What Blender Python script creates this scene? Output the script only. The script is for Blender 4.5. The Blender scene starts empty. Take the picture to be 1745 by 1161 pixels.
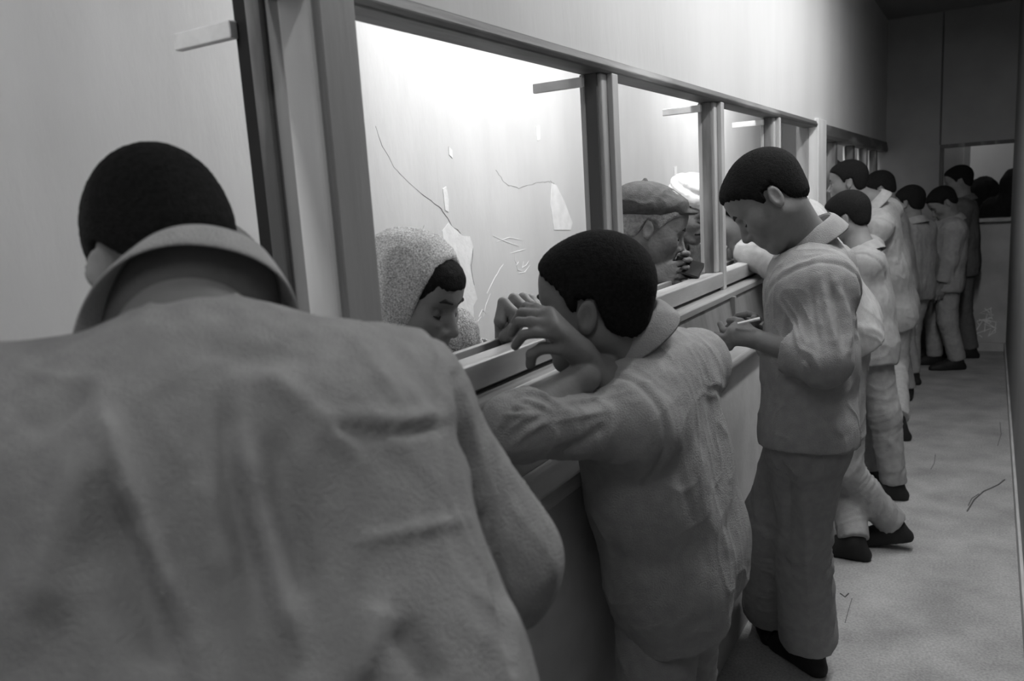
import bpy, math, random
import numpy as np
from mathutils import Matrix, Vector

# ------------------------------------------------------------------ camera, world, lights, exposure
W_PX, H_PX = 1745, 1161
F_PX = 28.0 / 36.0 * W_PX
CAM = np.array([0.78, 0.0, 1.45])
YAW, PITCH, ROLL = map(math.radians, (31.2, -9.75, 3.6))
FWD = np.array([-math.sin(YAW) * math.cos(PITCH), math.cos(YAW) * math.cos(PITCH), math.sin(PITCH)])
_r0 = np.array([math.cos(YAW), math.sin(YAW), 0.0])
_u0 = np.cross(_r0, FWD)
RGT = _r0 * math.cos(ROLL) - _u0 * math.sin(ROLL)
UPV = _u0 * math.cos(ROLL) + _r0 * math.sin(ROLL)

scene = bpy.context.scene
col = scene.collection
cam_data = bpy.data.cameras.new("camera")
cam_data.lens = 28.0
cam_data.sensor_width = 36.0
cam_data.clip_start = 0.02
cam_data.dof.use_dof = True
cam_data.dof.focus_distance = 2.1
cam_data.dof.aperture_fstop = 4.8
cam = bpy.data.objects.new("camera", cam_data)
col.objects.link(cam)
M4 = Matrix(((RGT[0], UPV[0], -FWD[0], CAM[0]), (RGT[1], UPV[1], -FWD[1], CAM[1]),
             (RGT[2], UPV[2], -FWD[2], CAM[2]), (0, 0, 0, 1)))
cam.matrix_world = M4
scene.camera = cam

world = bpy.data.worlds.new("world")
scene.world = world
world.use_nodes = True
world.node_tree.nodes["Background"].inputs[0].default_value = (1, 1, 1, 1)
world.node_tree.nodes["Background"].inputs[1].default_value = 0.006
vs = scene.view_settings
vs.view_transform = 'Standard'
vs.look = 'None'
vs.gamma = 1.0
vs.use_curve_mapping = False
vs.exposure = 0.0

CEIL = 2.75            # ceiling height
# fluorescent ceiling fittings: (x, y, length, watts); their bodies are built further down
LAMPS = [(0.72, -0.05, 1.0, 5.0), (0.74, 2.1, 1.0, 14.0), (0.74, 3.2, 1.0, 15.0), (0.74, 4.1, 1.0, 11.5),
         (-0.22, -0.35, 1.0, 11.0), (-0.20, 2.6, 1.2, 26.0), (-0.22, 5.2, 1.2, 23.0), (0.3, 9.2, 1.2, 7.0)]  # first and last of this row are added to brighten post and end room
for lx, ly, ll, lw in LAMPS:
    ld = bpy.data.lights.new("tube_light", 'AREA')
    ld.shape = 'RECTANGLE'
    ld.size, ld.size_y = 0.10, ll
    ld.energy = lw
    lo = bpy.data.objects.new("tube_light", ld)
    col.objects.link(lo)
    lo.location = (lx, ly, CEIL - 0.115)


def pixel_ray(x, y):
    return FWD + RGT * (x - W_PX / 2) / F_PX + UPV * (H_PX / 2 - y) / F_PX

def D(x, y, depth):
    return CAM + pixel_ray(x, y) * depth

def on_x(x, y, X):
    d = pixel_ray(x, y)
    return CAM + d * (X - CAM[0]) / d[0]

def on_y(x, y, Y):
    d = pixel_ray(x, y)
    return CAM + d * Y / d[1]

def on_z(x, y, Z):
    d = pixel_ray(x, y)
    return CAM + d * (Z - CAM[2]) / d[2]

def project(p):
    d = np.asarray(p) - CAM
    z = np.maximum(d @ FWD, 1e-3)
    return np.stack([W_PX / 2 + F_PX * (d @ RGT) / z, H_PX / 2 - F_PX * (d @ UPV) / z], -1)

def V(*a):
    return np.array(a, float)

def nrm(v):
    v = np.asarray(v, float)
    return v / (np.linalg.norm(v) + 1e-9)

# ------------------------------------------------------------------ materials
def material(name, base, rough=0.8, var=0.0, vscale=6.0, bump=0.0, bscale=60.0, spec=0.3, stretch=None,
             detail=4.0, base2=None, lo=0.35, hi=0.65, crumple=0.0):
    m = bpy.data.materials.new(name)
    m.use_nodes = True
    nt = m.node_tree
    b = nt.nodes["Principled BSDF"]
    b.inputs["Roughness"].default_value = rough
    b.inputs["Specular IOR Level"].default_value = spec
    c = (base, base, base, 1)
    b.inputs["Base Color"].default_value = c
    tc = nt.nodes.new("ShaderNodeTexCoord")
    mp = nt.nodes.new("ShaderNodeMapping")
    nt.links.new(tc.outputs["Object"], mp.inputs["Vector"])
    if stretch:
        mp.inputs["Scale"].default_value = stretch
    if var > 0 or base2 is not None:
        n = nt.nodes.new("ShaderNodeTexNoise")
        n.inputs["Scale"].default_value = vscale
        n.inputs["Detail"].default_value = detail
        nt.links.new(mp.outputs["Vector"], n.inputs["Vector"])
        r = nt.nodes.new("ShaderNodeValToRGB")
        a = base * (1 - var)
        z = base * (1 + var) if base2 is None else base2
        r.color_ramp.elements[0].position = lo
        r.color_ramp.elements[1].position = hi
        r.color_ramp.elements[0].color = (a, a, a, 1)
        r.color_ramp.elements[1].color = (z, z, z, 1)
        nt.links.new(n.outputs["Fac"], r.inputs["Fac"])
        nt.links.new(r.outputs["Color"], b.inputs["Base Color"])
    if bump > 0:
        n2 = nt.nodes.new("ShaderNodeTexNoise")
        n2.inputs["Scale"].default_value = bscale
        n2.inputs["Detail"].default_value = 3.0
        nt.links.new(mp.outputs["Vector"], n2.inputs["Vector"])
        bp = nt.nodes.new("ShaderNodeBump")
        bp.inputs["Strength"].default_value = bump
        bp.inputs["Distance"].default_value = 0.01
        nt.links.new(n2.outputs["Fac"], bp.inputs["Height"])
        nt.links.new(bp.outputs["Normal"], b.inputs["Normal"])
        if crumple > 0:
            n3 = nt.nodes.new("ShaderNodeTexNoise")
            n3.noise_type = 'RIDGED_MULTIFRACTAL'
            n3.inputs["Scale"].default_value = 9.0
            n3.inputs["Detail"].default_value = 3.0
            n3.inputs["Distortion"].default_value = 0.8
            nt.links.new(mp.outputs["Vector"], n3.inputs["Vector"])
            b3 = nt.nodes.new("ShaderNodeBump")
            b3.inputs["Strength"].default_value = crumple
            b3.inputs["Distance"].default_value = 0.012
            nt.links.new(n3.outputs["Fac"], b3.inputs["Height"])
            nt.links.new(b3.outputs["Normal"], bp.inputs["Normal"])
    return m

M = {}
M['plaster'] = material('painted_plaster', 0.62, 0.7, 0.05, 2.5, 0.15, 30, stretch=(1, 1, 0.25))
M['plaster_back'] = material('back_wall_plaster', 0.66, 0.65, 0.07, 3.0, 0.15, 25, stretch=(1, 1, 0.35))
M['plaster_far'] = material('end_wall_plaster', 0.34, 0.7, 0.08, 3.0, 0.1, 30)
M['plaster_low'] = material('counter_wall_paint', 0.48, 0.7, 0.12, 5.0, 0.12, 30)
M['patch'] = material('bare_plaster_patch', 0.85, 0.8, 0.05, 20, 0.2, 60)
M['crack'] = material('dark_crack', 0.10, 0.9)
M['chalk'] = material('chalk_scratch', 0.92, 0.9)
M['ceiling'] = material('ceiling_paint', 0.3, 0.8)
M['floor'] = material('worn_floor', 0.38, 0.6, 0.22, 130.0, 0.05, 80, spec=0.3, detail=10.0, lo=.3, hi=.7)
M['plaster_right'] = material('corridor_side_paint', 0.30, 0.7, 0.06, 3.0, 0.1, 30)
_nt = M['floor'].node_tree
_ramp = [n for n in _nt.nodes if n.type == 'VALTORGB'][0]
_n = _nt.nodes.new("ShaderNodeTexNoise"); _n.inputs["Scale"].default_value = 5.0; _n.inputs["Detail"].default_value = 6.0
_tc = [n for n in _nt.nodes if n.type == 'TEX_COORD'][0]
_nt.links.new(_tc.outputs["Object"], _n.inputs["Vector"])
_mr = _nt.nodes.new("ShaderNodeMapRange")
_mr.inputs["From Min"].default_value, _mr.inputs["From Max"].default_value = .3, .7
_mr.inputs["To Min"].default_value, _mr.inputs["To Max"].default_value = .72, 1.15
_nt.links.new(_n.outputs["Fac"], _mr.inputs["Value"])
_mx = _nt.nodes.new("ShaderNodeVectorMath"); _mx.operation = 'MULTIPLY'
_nt.links.new(_ramp.outputs["Color"], _mx.inputs[0]); _nt.links.new(_mr.outputs["Result"], _mx.inputs[1])
_nt.links.new(_mx.outputs["Vector"], _nt.nodes["Principled BSDF"].inputs["Base Color"])
M['frame'] = material('worn_frame_paint', 0.16, 0.5, 0.35, 9.0, 0.25, 40, stretch=(1, 1, 0.2), base2=0.40, lo=0.52, hi=0.72)
M['frame_h'] = material('worn_header_paint', 0.15, 0.5, 0.35, 9.0, 0.25, 40, stretch=(1, 0.15, 1), base2=0.36, lo=0.52, hi=0.75)
M['frame_light'] = material('pale_frame_paint', 0.45, 0.5, 0.15, 12.0, 0.2, 40, stretch=(1, 1, 0.2))
M['post'] = material('post_paint', 0.30, 0.5, 0.10, 8.0, 0.15, 40, stretch=(1, 1, 0.15))
M['post_light'] = material('post_pale_paint', 0.75, 0.45, 0.15, 10.0, 0.2, 40, stretch=(1, 1, 0.12))
M['sill'] = material('sill_paint', 0.36, 0.35, 0.15, 14.0, 0.15, 40, spec=0.5, stretch=(1, 0.2, 1))
M['panel'] = material('panel_paint', 0.20, 0.55, 0.15, 14.0, 0.1, 40, stretch=(1, 1, 0.2))
M['dark'] = material('black_gap', 0.02, 0.8)
M['strip'] = material('pale_wood_strip', 0.80, 0.6, 0.1, 20, 0.1, 40)
M['cloth'] = material('grey_cotton', 0.35, 0.95, 0.07, 40.0, 0.45, 420, spec=0.1, detail=6, crumple=0.6)
M['cloth_b'] = material('pale_grey_and_lit_cotton', 0.46, 0.95, 0.07, 40.0, 0.45, 420, spec=0.1, detail=6, crumple=0.6)
M['cloth_d'] = material('dark_grey_and_shaded_cotton', 0.13, 0.95, 0.07, 40.0, 0.2, 420, spec=0.1, crumple=0.35)
M['coat'] = material('dark_coat_wool', 0.10, 0.95, 0.2, 80.0, 0.3, 300, spec=0.1)
M['black'] = material('black_cloth', 0.02, 0.9, 0.1, 30, spec=0.15)
M['shoe'] = material('black_shoe', 0.02, 0.6, spec=0.25)
M['skin'] = material('skin', 0.21, 0.55, 0.06, 25.0, 0.08, 160, spec=0.3)
M['skin_old'] = material('weathered_skin', 0.17, 0.6, 0.12, 30.0, 0.3, 110, spec=0.3)
M['hair'] = material('black_hair', 0.015, 0.9, 0.25, 160.0, 0.5, 420, spec=0.12)
M['hair_grey'] = material('grey_hair', 0.35, 0.85, 0.2, 90.0, 0.8, 260, spec=0.15)
M['brow'] = material('eyebrow_hair', 0.03, 0.9)
M['lip'] = material('lip', 0.2, 0.5)
M['cap'] = material('felt_cap_wool', 0.09, 0.95, 0.15, 60, 0.3, 260, spec=0.1)
M['white'] = material('white_cotton', 0.85, 0.9, 0.03, 30, 0.2, 200, spec=0.1)
M['scarf'] = material('speckled_scarf', 0.36, 0.95, 0.3, 420.0, 0.3, 250, spec=0.1, base2=0.75)
M['tweed'] = material('speckled_sleeve', 0.24, 0.95, 0.3, 320.0, 0.3, 250, spec=0.1, base2=0.5)
M['paper'] = material('white_paper', 0.9, 0.8)
M['leather'] = material('black_leather', 0.015, 0.35, spec=0.5)
M['metal'] = material('lamp_housing_enamel', 0.7, 0.4)
mt = bpy.data.materials.new('lamp_tube')
mt.use_nodes = True
mt.node_tree.nodes["Principled BSDF"].inputs["Emission Color"].default_value = (1, 1, 1, 1)
mt.node_tree.nodes["Principled BSDF"].inputs["Emission Strength"].default_value = 4.0
M['tube'] = mt

# ------------------------------------------------------------------ object helpers
def link(name, me, mat=None, parent=None):
    o = bpy.data.objects.new(name, me)
    col.objects.link(o)
    if mat is not None:
        me.materials.append(mat)
    if parent is not None:
        o.parent = parent
        o.matrix_parent_inverse = parent_world(parent).inverted()
    return o

def parent_world(o):
    m = Matrix.LocRotScale(o.location, o.rotation_euler, o.scale)
    return m if o.parent is None else parent_world(o.parent) @ o.matrix_parent_inverse @ m

def empty(name, loc):
    o = bpy.data.objects.new(name, None)
    o.empty_display_size = 0.1
    o.location = tuple(map(float, loc))
    col.objects.link(o)
    return o

def tag(o, label=None, cat=None, group=None, kind=None):
    if label: o['label'] = label
    if cat: o['category'] = cat
    if group: o['group'] = group
    if kind: o['kind'] = kind
    return o

def bevel(o, w=0.004, seg=2):
    md = o.modifiers.new("bevel", 'BEVEL')
    md.width = w
    md.segments = seg
    md.limit_method = 'ANGLE'
    return o

def box(name, x0, x1, y0, y1, z0, z1, mat, parent=None, bv=0.004):
    vs_ = [(x, y, z) for x in (x0, x1) for y in (y0, y1) for z in (z0, z1)]
    fs = [(0, 1, 3, 2), (4, 6, 7, 5), (0, 4, 5, 1), (2, 3, 7, 6), (0, 2, 6, 4), (1, 5, 7, 3)]
    me = bpy.data.meshes.new(name)
    me.from_pydata(vs_, [], fs)
    me.update()
    o = link(name, me, mat, parent)
    if bv:
        bevel(o, bv)
    return o

def prism_y(name, prof, y0, y1, mat, parent=None, bv=0.003):
    """profile of (x, z) points, counter-clockwise seen from -y, extruded along y"""
    n = len(prof)
    vs_ = [(x, y0, z) for x, z in prof] + [(x, y1, z) for x, z in prof]
    fs = [tuple(range(n)), tuple(range(2 * n - 1, n - 1, -1))]
    for i in range(n):
        j = (i + 1) % n
        fs.append((j, i, n + i, n + j))
    me = bpy.data.meshes.new(name)
    me.from_pydata(vs_, [], fs)
    me.update()
    o = link(name, me, mat, parent)
    if bv:
        bevel(o, bv)
    return o

def tube_line(name, pts, r, mat, parent=None, flat=None):
    """thin tapered strand along a polyline, as one mesh"""
    pts = [np.asarray(p, float) for p in pts]
    vs_, fs = [], []
    n = 5
    rs = r if isinstance(r, (list, tuple)) else [r] * len(pts)
    for i, p in enumerate(pts):
        t = nrm(pts[min(i + 1, len(pts) - 1)] - pts[max(i - 1, 0)])
        a = nrm(np.cross(t, (0.31, 0.2, 0.93)))
        b = np.cross(t, a)
        for k in range(n):
            th = 2 * math.pi * k / n
            vs_.append(tuple(p + (a * math.cos(th) + b * math.sin(th)) * rs[i]))
    for i in range(len(pts) - 1):
        for k in range(n):
            fs.append((i * n + k, i * n + (k + 1) % n, (i + 1) * n + (k + 1) % n, (i + 1) * n + k))
    fs.append(tuple(range(n - 1, -1, -1)))
    fs.append(tuple((len(pts) - 1) * n + k for k in range(n)))
    me = bpy.data.meshes.new(name)
    me.from_pydata(vs_, [], fs)
    me.update()
    return link(name, me, mat, parent)

def slab_x(name, poly, x, t, mat, parent=None):
    """flat polygon of (y, z) points lying on the plane x, t thick towards +x"""
    n = len(poly)
    vs_ = [(x, y, z) for y, z in poly] + [(x + t, y, z) for y, z in poly]
    fs = [tuple(range(n - 1, -1, -1)), tuple(range(n, 2 * n))]
    for i in range(n):
        j = (i + 1) % n
        fs.append((i, j, n + j, n + i))
    me = bpy.data.meshes.new(name)
    me.from_pydata(vs_, [], fs)
    me.update()
    return link(name, me, mat, parent)

# ------------------------------------------------------------------ implicit-surface modeller (numpy)
class Field:
    def __init__(self):
        self.ops = []

    def cone(self, a, b, r1, r2, k=0.02, op='u'):
        a, b = np.asarray(a, float), np.asarray(b, float)
        r = max(r1, r2)
        self.ops.append((op, k, np.minimum(a, b) - r, np.maximum(a, b) + r, ('cone', a, b, r1, r2)))

    def sleeve(self, a, b, r1, r2, k=0.02, bulge=0.0):
        """tube of cloth that ends flat and hollow at b"""
        a, b = np.asarray(a, float), np.asarray(b, float)
        u = nrm(b - a)
        L = np.linalg.norm(b - a)
        def f(X, Y, Z):
            px, py, pz = X - a[0], Y - a[1], Z - a[2]
            t = px * u[0] + py * u[1] + pz * u[2]
            tc = np.clip(t, 0, L)
            rr = np.sqrt((px - tc * u[0]) ** 2 + (py - tc * u[1]) ** 2 + (pz - tc * u[2]) ** 2)
            rad = r1 + (r2 - r1) * tc / L
            q = np.sqrt(np.maximum(px * px + py * py + pz * pz - t * t, 0))
            d = np.maximum(rr - rad, t - L)
            hole = np.maximum(q - (r2 - .006), (L - .022) - t)
            return np.maximum(d, -hole)
        r = max(r1, r2)
        self.ops.append(('u', k, np.minimum(a, b) - r, np.maximum(a, b) + r, ('fn', f)))

    def ell(self, c, radii, R=None, k=0.02, op='u'):
        c = np.asarray(c, float)
        R = np.eye(3) if R is None else R
        m = np.abs(R) @ np.asarray(radii, float)
        self.ops.append((op, k, c - m, c + m, ('ell', c, np.asarray(radii, float), R)))

    def plane(self, p, n, lo=None, hi=None, k=0.004):
        """removes what lies on the side n of the plane through p"""
        lo = np.full(3, -99.0) if lo is None else np.asarray(lo, float)
        hi = np.full(3, 99.0) if hi is None else np.asarray(hi, float)
        self.ops.append(('cut', k, lo, hi, ('plane', np.asarray(p, float), nrm(n))))

    def fn(self, f, lo, hi, op='cut', k=0.004):
        self.ops.append((op, k, np.asarray(lo, float), np.asarray(hi, float), ('fn', f)))

    def push(self):
        self.ops.append(('push',))

    def pop(self, k=0.006):
        self.ops.append(('pop', k))

    def evaluate(self, vox):
        us = [o for o in self.ops if o[0] == 'u']
        lo = np.min([o[2] for o in us], 0) - 4 * vox - 0.01
        hi = np.max([o[3] for o in us], 0) + 4 * vox + 0.01
        n = np.ceil((hi - lo) / vox).astype(int) + 1
        f = np.full(n, 0.3, np.float32)
        ax = [(lo[i] + vox * np.arange(n[i])).astype(np.float32) for i in range(3)]
        stack = []
        for item in self.ops:
            if item[0] == 'push':
                stack.append(f)
                f = np.full(n, 0.3, np.float32)
                continue
            if item[0] == 'pop':
                g, k = stack.pop(), item[1]
                hh = np.maximum(k - np.abs(g - f), 0) / k
                f = np.minimum(g, f) - hh * hh * k * 0.25
                continue
            op, k, l, h, pr = item
            m = k + 3 * vox
            i0 = np.clip(np.floor((l - m - lo) / vox).astype(int), 0, n)
            i1 = np.clip(np.ceil((h + m - lo) / vox).astype(int) + 1, 0, n)
            if np.any(i1 <= i0):
                continue
            sl = tuple(slice(i0[i], i1[i]) for i in range(3))
            X = ax[0][sl[0]][:, None, None]
            Y = ax[1][sl[1]][None, :, None]
            Z = ax[2][sl[2]][None, None, :]
            if pr[0] == 'cone':
                a, b, r1, r2 = pr[1:]
                ab = b - a
                L2 = float(ab @ ab) + 1e-12
                px, py, pz = X - a[0], Y - a[1], Z - a[2]
                t = np.clip((px * ab[0] + py * ab[1] + pz * ab[2]) / L2, 0, 1)
                d = np.sqrt((px - t * ab[0]) ** 2 + (py - t * ab[1]) ** 2 + (pz - t * ab[2]) ** 2) - (r1 + t * (r2 - r1))
            elif pr[0] == 'ell':
                c, r, R = pr[1:]
                px, py, pz = X - c[0], Y - c[1], Z - c[2]
                q = [px * R[0, i] + py * R[1, i] + pz * R[2, i] for i in range(3)]
                k0 = np.sqrt(sum((q[i] / r[i]) ** 2 for i in range(3)))
                k1 = np.sqrt(sum((q[i] / r[i] ** 2) ** 2 for i in range(3))) + 1e-6
                d = k0 * (k0 - 1) / k1
            elif pr[0] == 'plane':
                p, nn = pr[1:]
                d = (X - p[0]) * nn[0] + (Y - p[1]) * nn[1] + (Z - p[2]) * nn[2]
            else:
                d = pr[1](X, Y, Z)
            d = d.astype(np.float32)
            g = f[sl]
            if op == 'u':
                hh = np.maximum(k - np.abs(g - d), 0) / k
                f[sl] = np.minimum(g, d) - hh * hh * k * 0.25
            else:
                if op == 's':
                    d = -d
                hh = np.maximum(k - np.abs(g - d), 0) / k
                f[sl] = np.maximum(g, d) + hh * hh * k * 0.25
        return f, lo

    def mesh(self, vox):
        f, o = self.evaluate(vox)
        s = f < 0
        c = np.zeros(tuple(np.array(s.shape) - 1), np.uint8)
        for a in (0, 1):
            for b in (0, 1):
                for d in (0, 1):
                    c += s[a:s.shape[0] - 1 + a, b:s.shape[1] - 1 + b, d:s.shape[2] - 1 + d]
        mask = (c > 0) & (c < 8)
        ids = np.full(mask.shape, -1, np.int32)
        ijk = np.argwhere(mask)
        ids[mask] = np.arange(len(ijk))
        corners = [(a, b, d) for a in (0, 1) for b in (0, 1) for d in (0, 1)]
        vals = {q: f[ijk[:, 0] + q[0], ijk[:, 1] + q[1], ijk[:, 2] + q[2]] for q in corners}
        acc = np.zeros((len(ijk), 3), np.float32)
        cnt = np.zeros(len(ijk), np.float32)
        for p in corners:
            for i in range(3):
                if p[i] == 0:
                    q = list(p); q[i] = 1; q = tuple(q)
                    vp, vq = vals[p], vals[q]
                    cr = (vp < 0) != (vq < 0)
                    t = np.where(cr, vp / np.where(cr, vp - vq, 1), 0)
                    for j in range(3):
                        acc[:, j] += np.where(cr, p[j] + (t if j == i else 0), 0)
                    cnt += cr
        verts = o + vox * (ijk + acc / cnt[:, None])
        quads = []
        for axn in range(3):
            u, v = (axn + 1) % 3, (axn + 2) % 3
            s0 = np.take(s, range(0, s.shape[axn] - 1), axn)
            s1 = np.take(s, range(1, s.shape[axn]), axn)
            e = np.argwhere(s0 != s1)
            ok = (e[:, u] >= 1) & (e[:, v] >= 1) & (e[:, u] < mask.shape[u]) & (e[:, v] < mask.shape[v])
            e = e[ok]
            ins = s[e[:, 0], e[:, 1], e[:, 2]]
            def cell(du, dv):
                x = e.copy(); x[:, u] += du; x[:, v] += dv
                return ids[x[:, 0], x[:, 1], x[:, 2]]
            q = np.stack([cell(-1, -1), cell(0, -1), cell(0, 0), cell(-1, 0)], 1)
            q[~ins] = q[~ins][:, ::-1]
            quads.append(q)
        return verts, np.concatenate(quads)

def mesh_from(name, verts, quads):
    me = bpy.data.meshes.new(name)
    me.vertices.add(len(verts))
    me.vertices.foreach_set("co", np.ascontiguousarray(verts, np.float32).ravel())
    me.loops.add(quads.size)
    me.loops.foreach_set("vertex_index", np.ascontiguousarray(quads, np.int32).ravel())
    me.polygons.add(len(quads))
    me.polygons.foreach_set("loop_start", np.arange(0, quads.size, 4, dtype=np.int32))
    me.polygons.foreach_set("use_smooth", np.ones(len(quads), bool))
    me.update(calc_edges=True)
    return me

def normals_of(verts, quads):
    p = verts[quads]
    fn = np.cross(p[:, 2] - p[:, 0], p[:, 3] - p[:, 1])
    n = np.zeros_like(verts)
    for i in range(4):
        for j in range(3):
            n[:, j] += np.bincount(quads[:, i], fn[:, j], len(verts))
    return n / (np.linalg.norm(n, axis=1, keepdims=True) + 1e-12)

_rt = np.random.RandomState(7).rand(4096).astype(np.float32)
def vnoise(p, seed=0):
    """smooth value noise, -1..1"""
    i = np.floor(p).astype(np.int64)
    f = p - i
    f = f * f * f * (f * (f * 6 - 15) + 10)
    out = 0
    for a in (0, 1):
        for b in (0, 1):
            for c in (0, 1):
                h = ((i[:, 0] + a) * 73856093) ^ ((i[:, 1] + b) * 19349663) ^ ((i[:, 2] + c) * 83492791) ^ (seed * 2654435)
                w = (f[:, 0] if a else 1 - f[:, 0]) * (f[:, 1] if b else 1 - f[:, 1]) * (f[:, 2] if c else 1 - f[:, 2])
                out = out + w * _rt[h & 4095]
    return out * 2 - 1

def sculpt_folds(verts, nor, folds):
    """creases and ridges worked into the cloth: polylines in the photograph's frame give where each runs,
    the cloth moves along its own normal"""
    if not folds:
        return np.zeros(len(verts))
    px = project(verts)
    facing = np.clip(((CAM - verts) * nor).sum(1) / np.linalg.norm(CAM - verts, axis=1) * 3, 0, 1)
    disp = np.zeros(len(verts))
    for pts, w, a in folds:
        pts = np.asarray(pts, float)
        best = np.full(len(verts), 1e9)
        tt = np.zeros(len(verts))
        n = len(pts) - 1
        for i in range(n):
            s, e = pts[i], pts[i + 1]
            d = e - s
            t = np.clip(((px - s) @ d) / (d @ d), 0, 1)
            dist = np.linalg.norm(px - s - t[:, None] * d, axis=1)
            cl = dist < best
            best[cl] = dist[cl]
            tt[cl] = (i + t[cl]) / n
        taper = np.clip(np.minimum(tt, 1 - tt) * 5, 0.25, 1)
        disp += a * np.exp(-(best / w) ** 2) * taper * facing
    return disp

def cloth_object(name, F, vox, mat, parent, folds=(), wr=0.004, axis=(0, 0, 1), freq=22.0, seed=0, limbs=(), seams=()):
    v, q = F.mesh(vox)
    n = normals_of(v, q)
    ax = nrm(axis)
    al = (v @ ax)[:, None] * ax
    p = (v - al) * freq + al * freq * 0.32
    nz = vnoise(p, seed)
    nz2 = vnoise(p * 2.1 + 7.7, seed + 1)
    d = wr * (nz * 0.8 - np.abs(nz2) * 0.7)
    warp = np.stack([vnoise(v * 5 + 3, seed + 2), vnoise(v * 5 + 11, seed + 3), vnoise(v * 5 + 19, seed + 4)], 1)
    r2 = 1 - np.abs(vnoise((v - al) * 15 + al * 6.0 + warp * 1.3, seed + 6))
    d += wr * 0.9 * (r2 ** 6 - .2)
    for c_, u_, rad_ in seams:             # stitched seams pull the cloth in
        t_ = (v - c_) @ nrm(u_)
        near = np.clip(1.5 - np.linalg.norm(v - c_, axis=1) / rad_, 0, 1) ** .5
        d -= .0035 * near * np.exp(-(t_ / .006) ** 2)
        d += .0020 * near * np.exp(-((t_ + .014) / .008) ** 2)
    for a, b, rad, amp in limbs:           # ring wrinkles along a limb
        a, b = np.asarray(a, float), np.asarray(b, float)
        ab = b - a
        L = np.linalg.norm(ab)
        t = ((v - a) @ ab) / (L * L)
        pt = a + np.clip(t, 0, 1)[:, None] * ab
        dist = np.linalg.norm(v - pt, axis=1)
        w = np.clip(1.6 - dist / rad, 0, 1) * np.clip(1 - np.abs(t - 0.5) * 1.6, 0, 1)
        u = ab / L
        rel = v - pt
        q3 = np.stack([t * L * 42 + rel @ np.array([.5, .7, .3]) * 16, (rel @ nrm(np.cross(u, (0, .3, 1)))) * 6,
                       (rel @ nrm(np.cross(u, (1, .2, 0)))) * 6], 1)
        r = vnoise(q3, seed + 5)
        d += w * amp * ((1 - np.abs(r)) ** 3 - .35)
    d += sculpt_folds(v, n, folds)
    v = v + n * d[:, None]
    return link(name, mesh_from(name, v, q), mat, parent)

def plain_object(name, F, vox, mat, parent, rough=0.0, freq=150.0, seed=3):
    v, q = F.mesh(vox)
    if rough:
        n = normals_of(v, q)
        v = v + n * (vnoise(v * freq, seed) * rough)[:, None]
    return link(name, mesh_from(name, v, q), mat, parent)

# ------------------------------------------------------------------ people
class Head:
    """local frame: x to the person's right, y forward, z up, origin between the ears"""
    def __init__(self, c, fwd, up=(0, 0, 1), s=0.95):
        self.c = np.asarray(c, float)
        y = nrm(fwd)
        x = nrm(np.cross(y, up))
        z = np.cross(x, y)
        self.R = np.stack([x, y, z], 1)
        self.s = s

    def p(self, x, y, z):
        return self.c + self.R @ (np.array([x, y, z]) * self.s)

    def d(self, x, y, z):
        return self.R @ np.array([x, y, z], float)

    def local(self, X, Y, Z):
        px, py, pz = X - self.c[0], Y - self.c[1], Z - self.c[2]
        R, s = self.R, self.s
        return [(px * R[0, i] + py * R[1, i] + pz * R[2, i]) / s for i in range(3)]

def head_prims(F, h, female=False, ear_out=0.35, old=False, eyes=True):
    s = h.s
    def ell(c, r, k=.02, op='u', R=None):
        F.ell(h.p(*c), np.array(r) * s, h.R if R is None else h.R @ R, k * s, op)
    def cone(a, b, r1, r2, k=.02, op='u'):
        F.cone(h.p(*a), h.p(*b), r1 * s, r2 * s, k * s, op)
    ell((0, -.012, .042), (.074, .098, .086))
    ell((0, .028, -.025), (.060, .066, .088), .03)
    for e in (-1, 1):
        cone((e * .052, -.004, -.045), (e * .020, .066, -.098), .020, .018, .03)
        ell((e * .044, .058, -.022), (.018, .022, .020), .045)
        cone((e * .042, .072, .024), (e * .010, .086, .022), .012, .011, .016)
    ell((0, .072, -.100), (.022, .018, .018), .02)
    ell((0, .070, .055), (.05, .024, .032), .03)
    for e in (-1, 1):
        ell((e * .032, .096, .001), (.018, .016, .012), .014, 's')
        if eyes:
            ell((e * .032, .074, -.001), (.014, .013, .011), .003)
    cone((0, .086, .012), (0, .112, -.034), .0085, .0115, .010)
    for e in (-1, 1):
        ell((e * .012, .100, -.038), (.009, .011, .008), .006)
    ell((0, .086, -.062), (.026, .016, .020), .02)
    cone((-.020, .090, -.0635), (.020, .090, -.0635), .0055, .0055, .006)
    cone((-.017, .090, -.0745), (.017, .090, -.0745), .0065, .0065, .006)
    cone((-.024, .106, -.0690), (.024, .106, -.0690), .0030, .0030, .004, 's')
    for e in (-1, 1):
        ca, sa = math.cos(ear_out), math.sin(ear_out)
        Re = np.array([[ca, -e * sa, 0], [e * sa, ca, 0], [0, 0, 1]]).T
        tilt = 0.22
        Rt = np.array([[1, 0, 0], [0, math.cos(tilt), -math.sin(tilt)], [0, math.sin(tilt), math.cos(tilt)]])
        c = np.array([e * .081, -.016, -.006])
        Rr = Re @ Rt
        F.ell(h.p(*c), np.array((.0080, .0175, .031)) * s, h.R @ Rr, .006 * s, 'u')
        off = Rr @ np.array([e * .0085, .003, .003])
        F.ell(h.p(*(c + off)), np.array((.0075, .0110, .0205)) * s, h.R @ Rr, .004 * s, 's')
        ell((e * .080, -.004, -.004), (.006, .006, .010), .004)

HAIR_Y = [-.13, -.060, -.040, -.030, .002, .008, .020, .030, .046, .070, .10]
HAIR_Z = [-.066, -.056, -.040, .022, .020, -.004, -.002, .026, .048, .066, .074]

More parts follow.
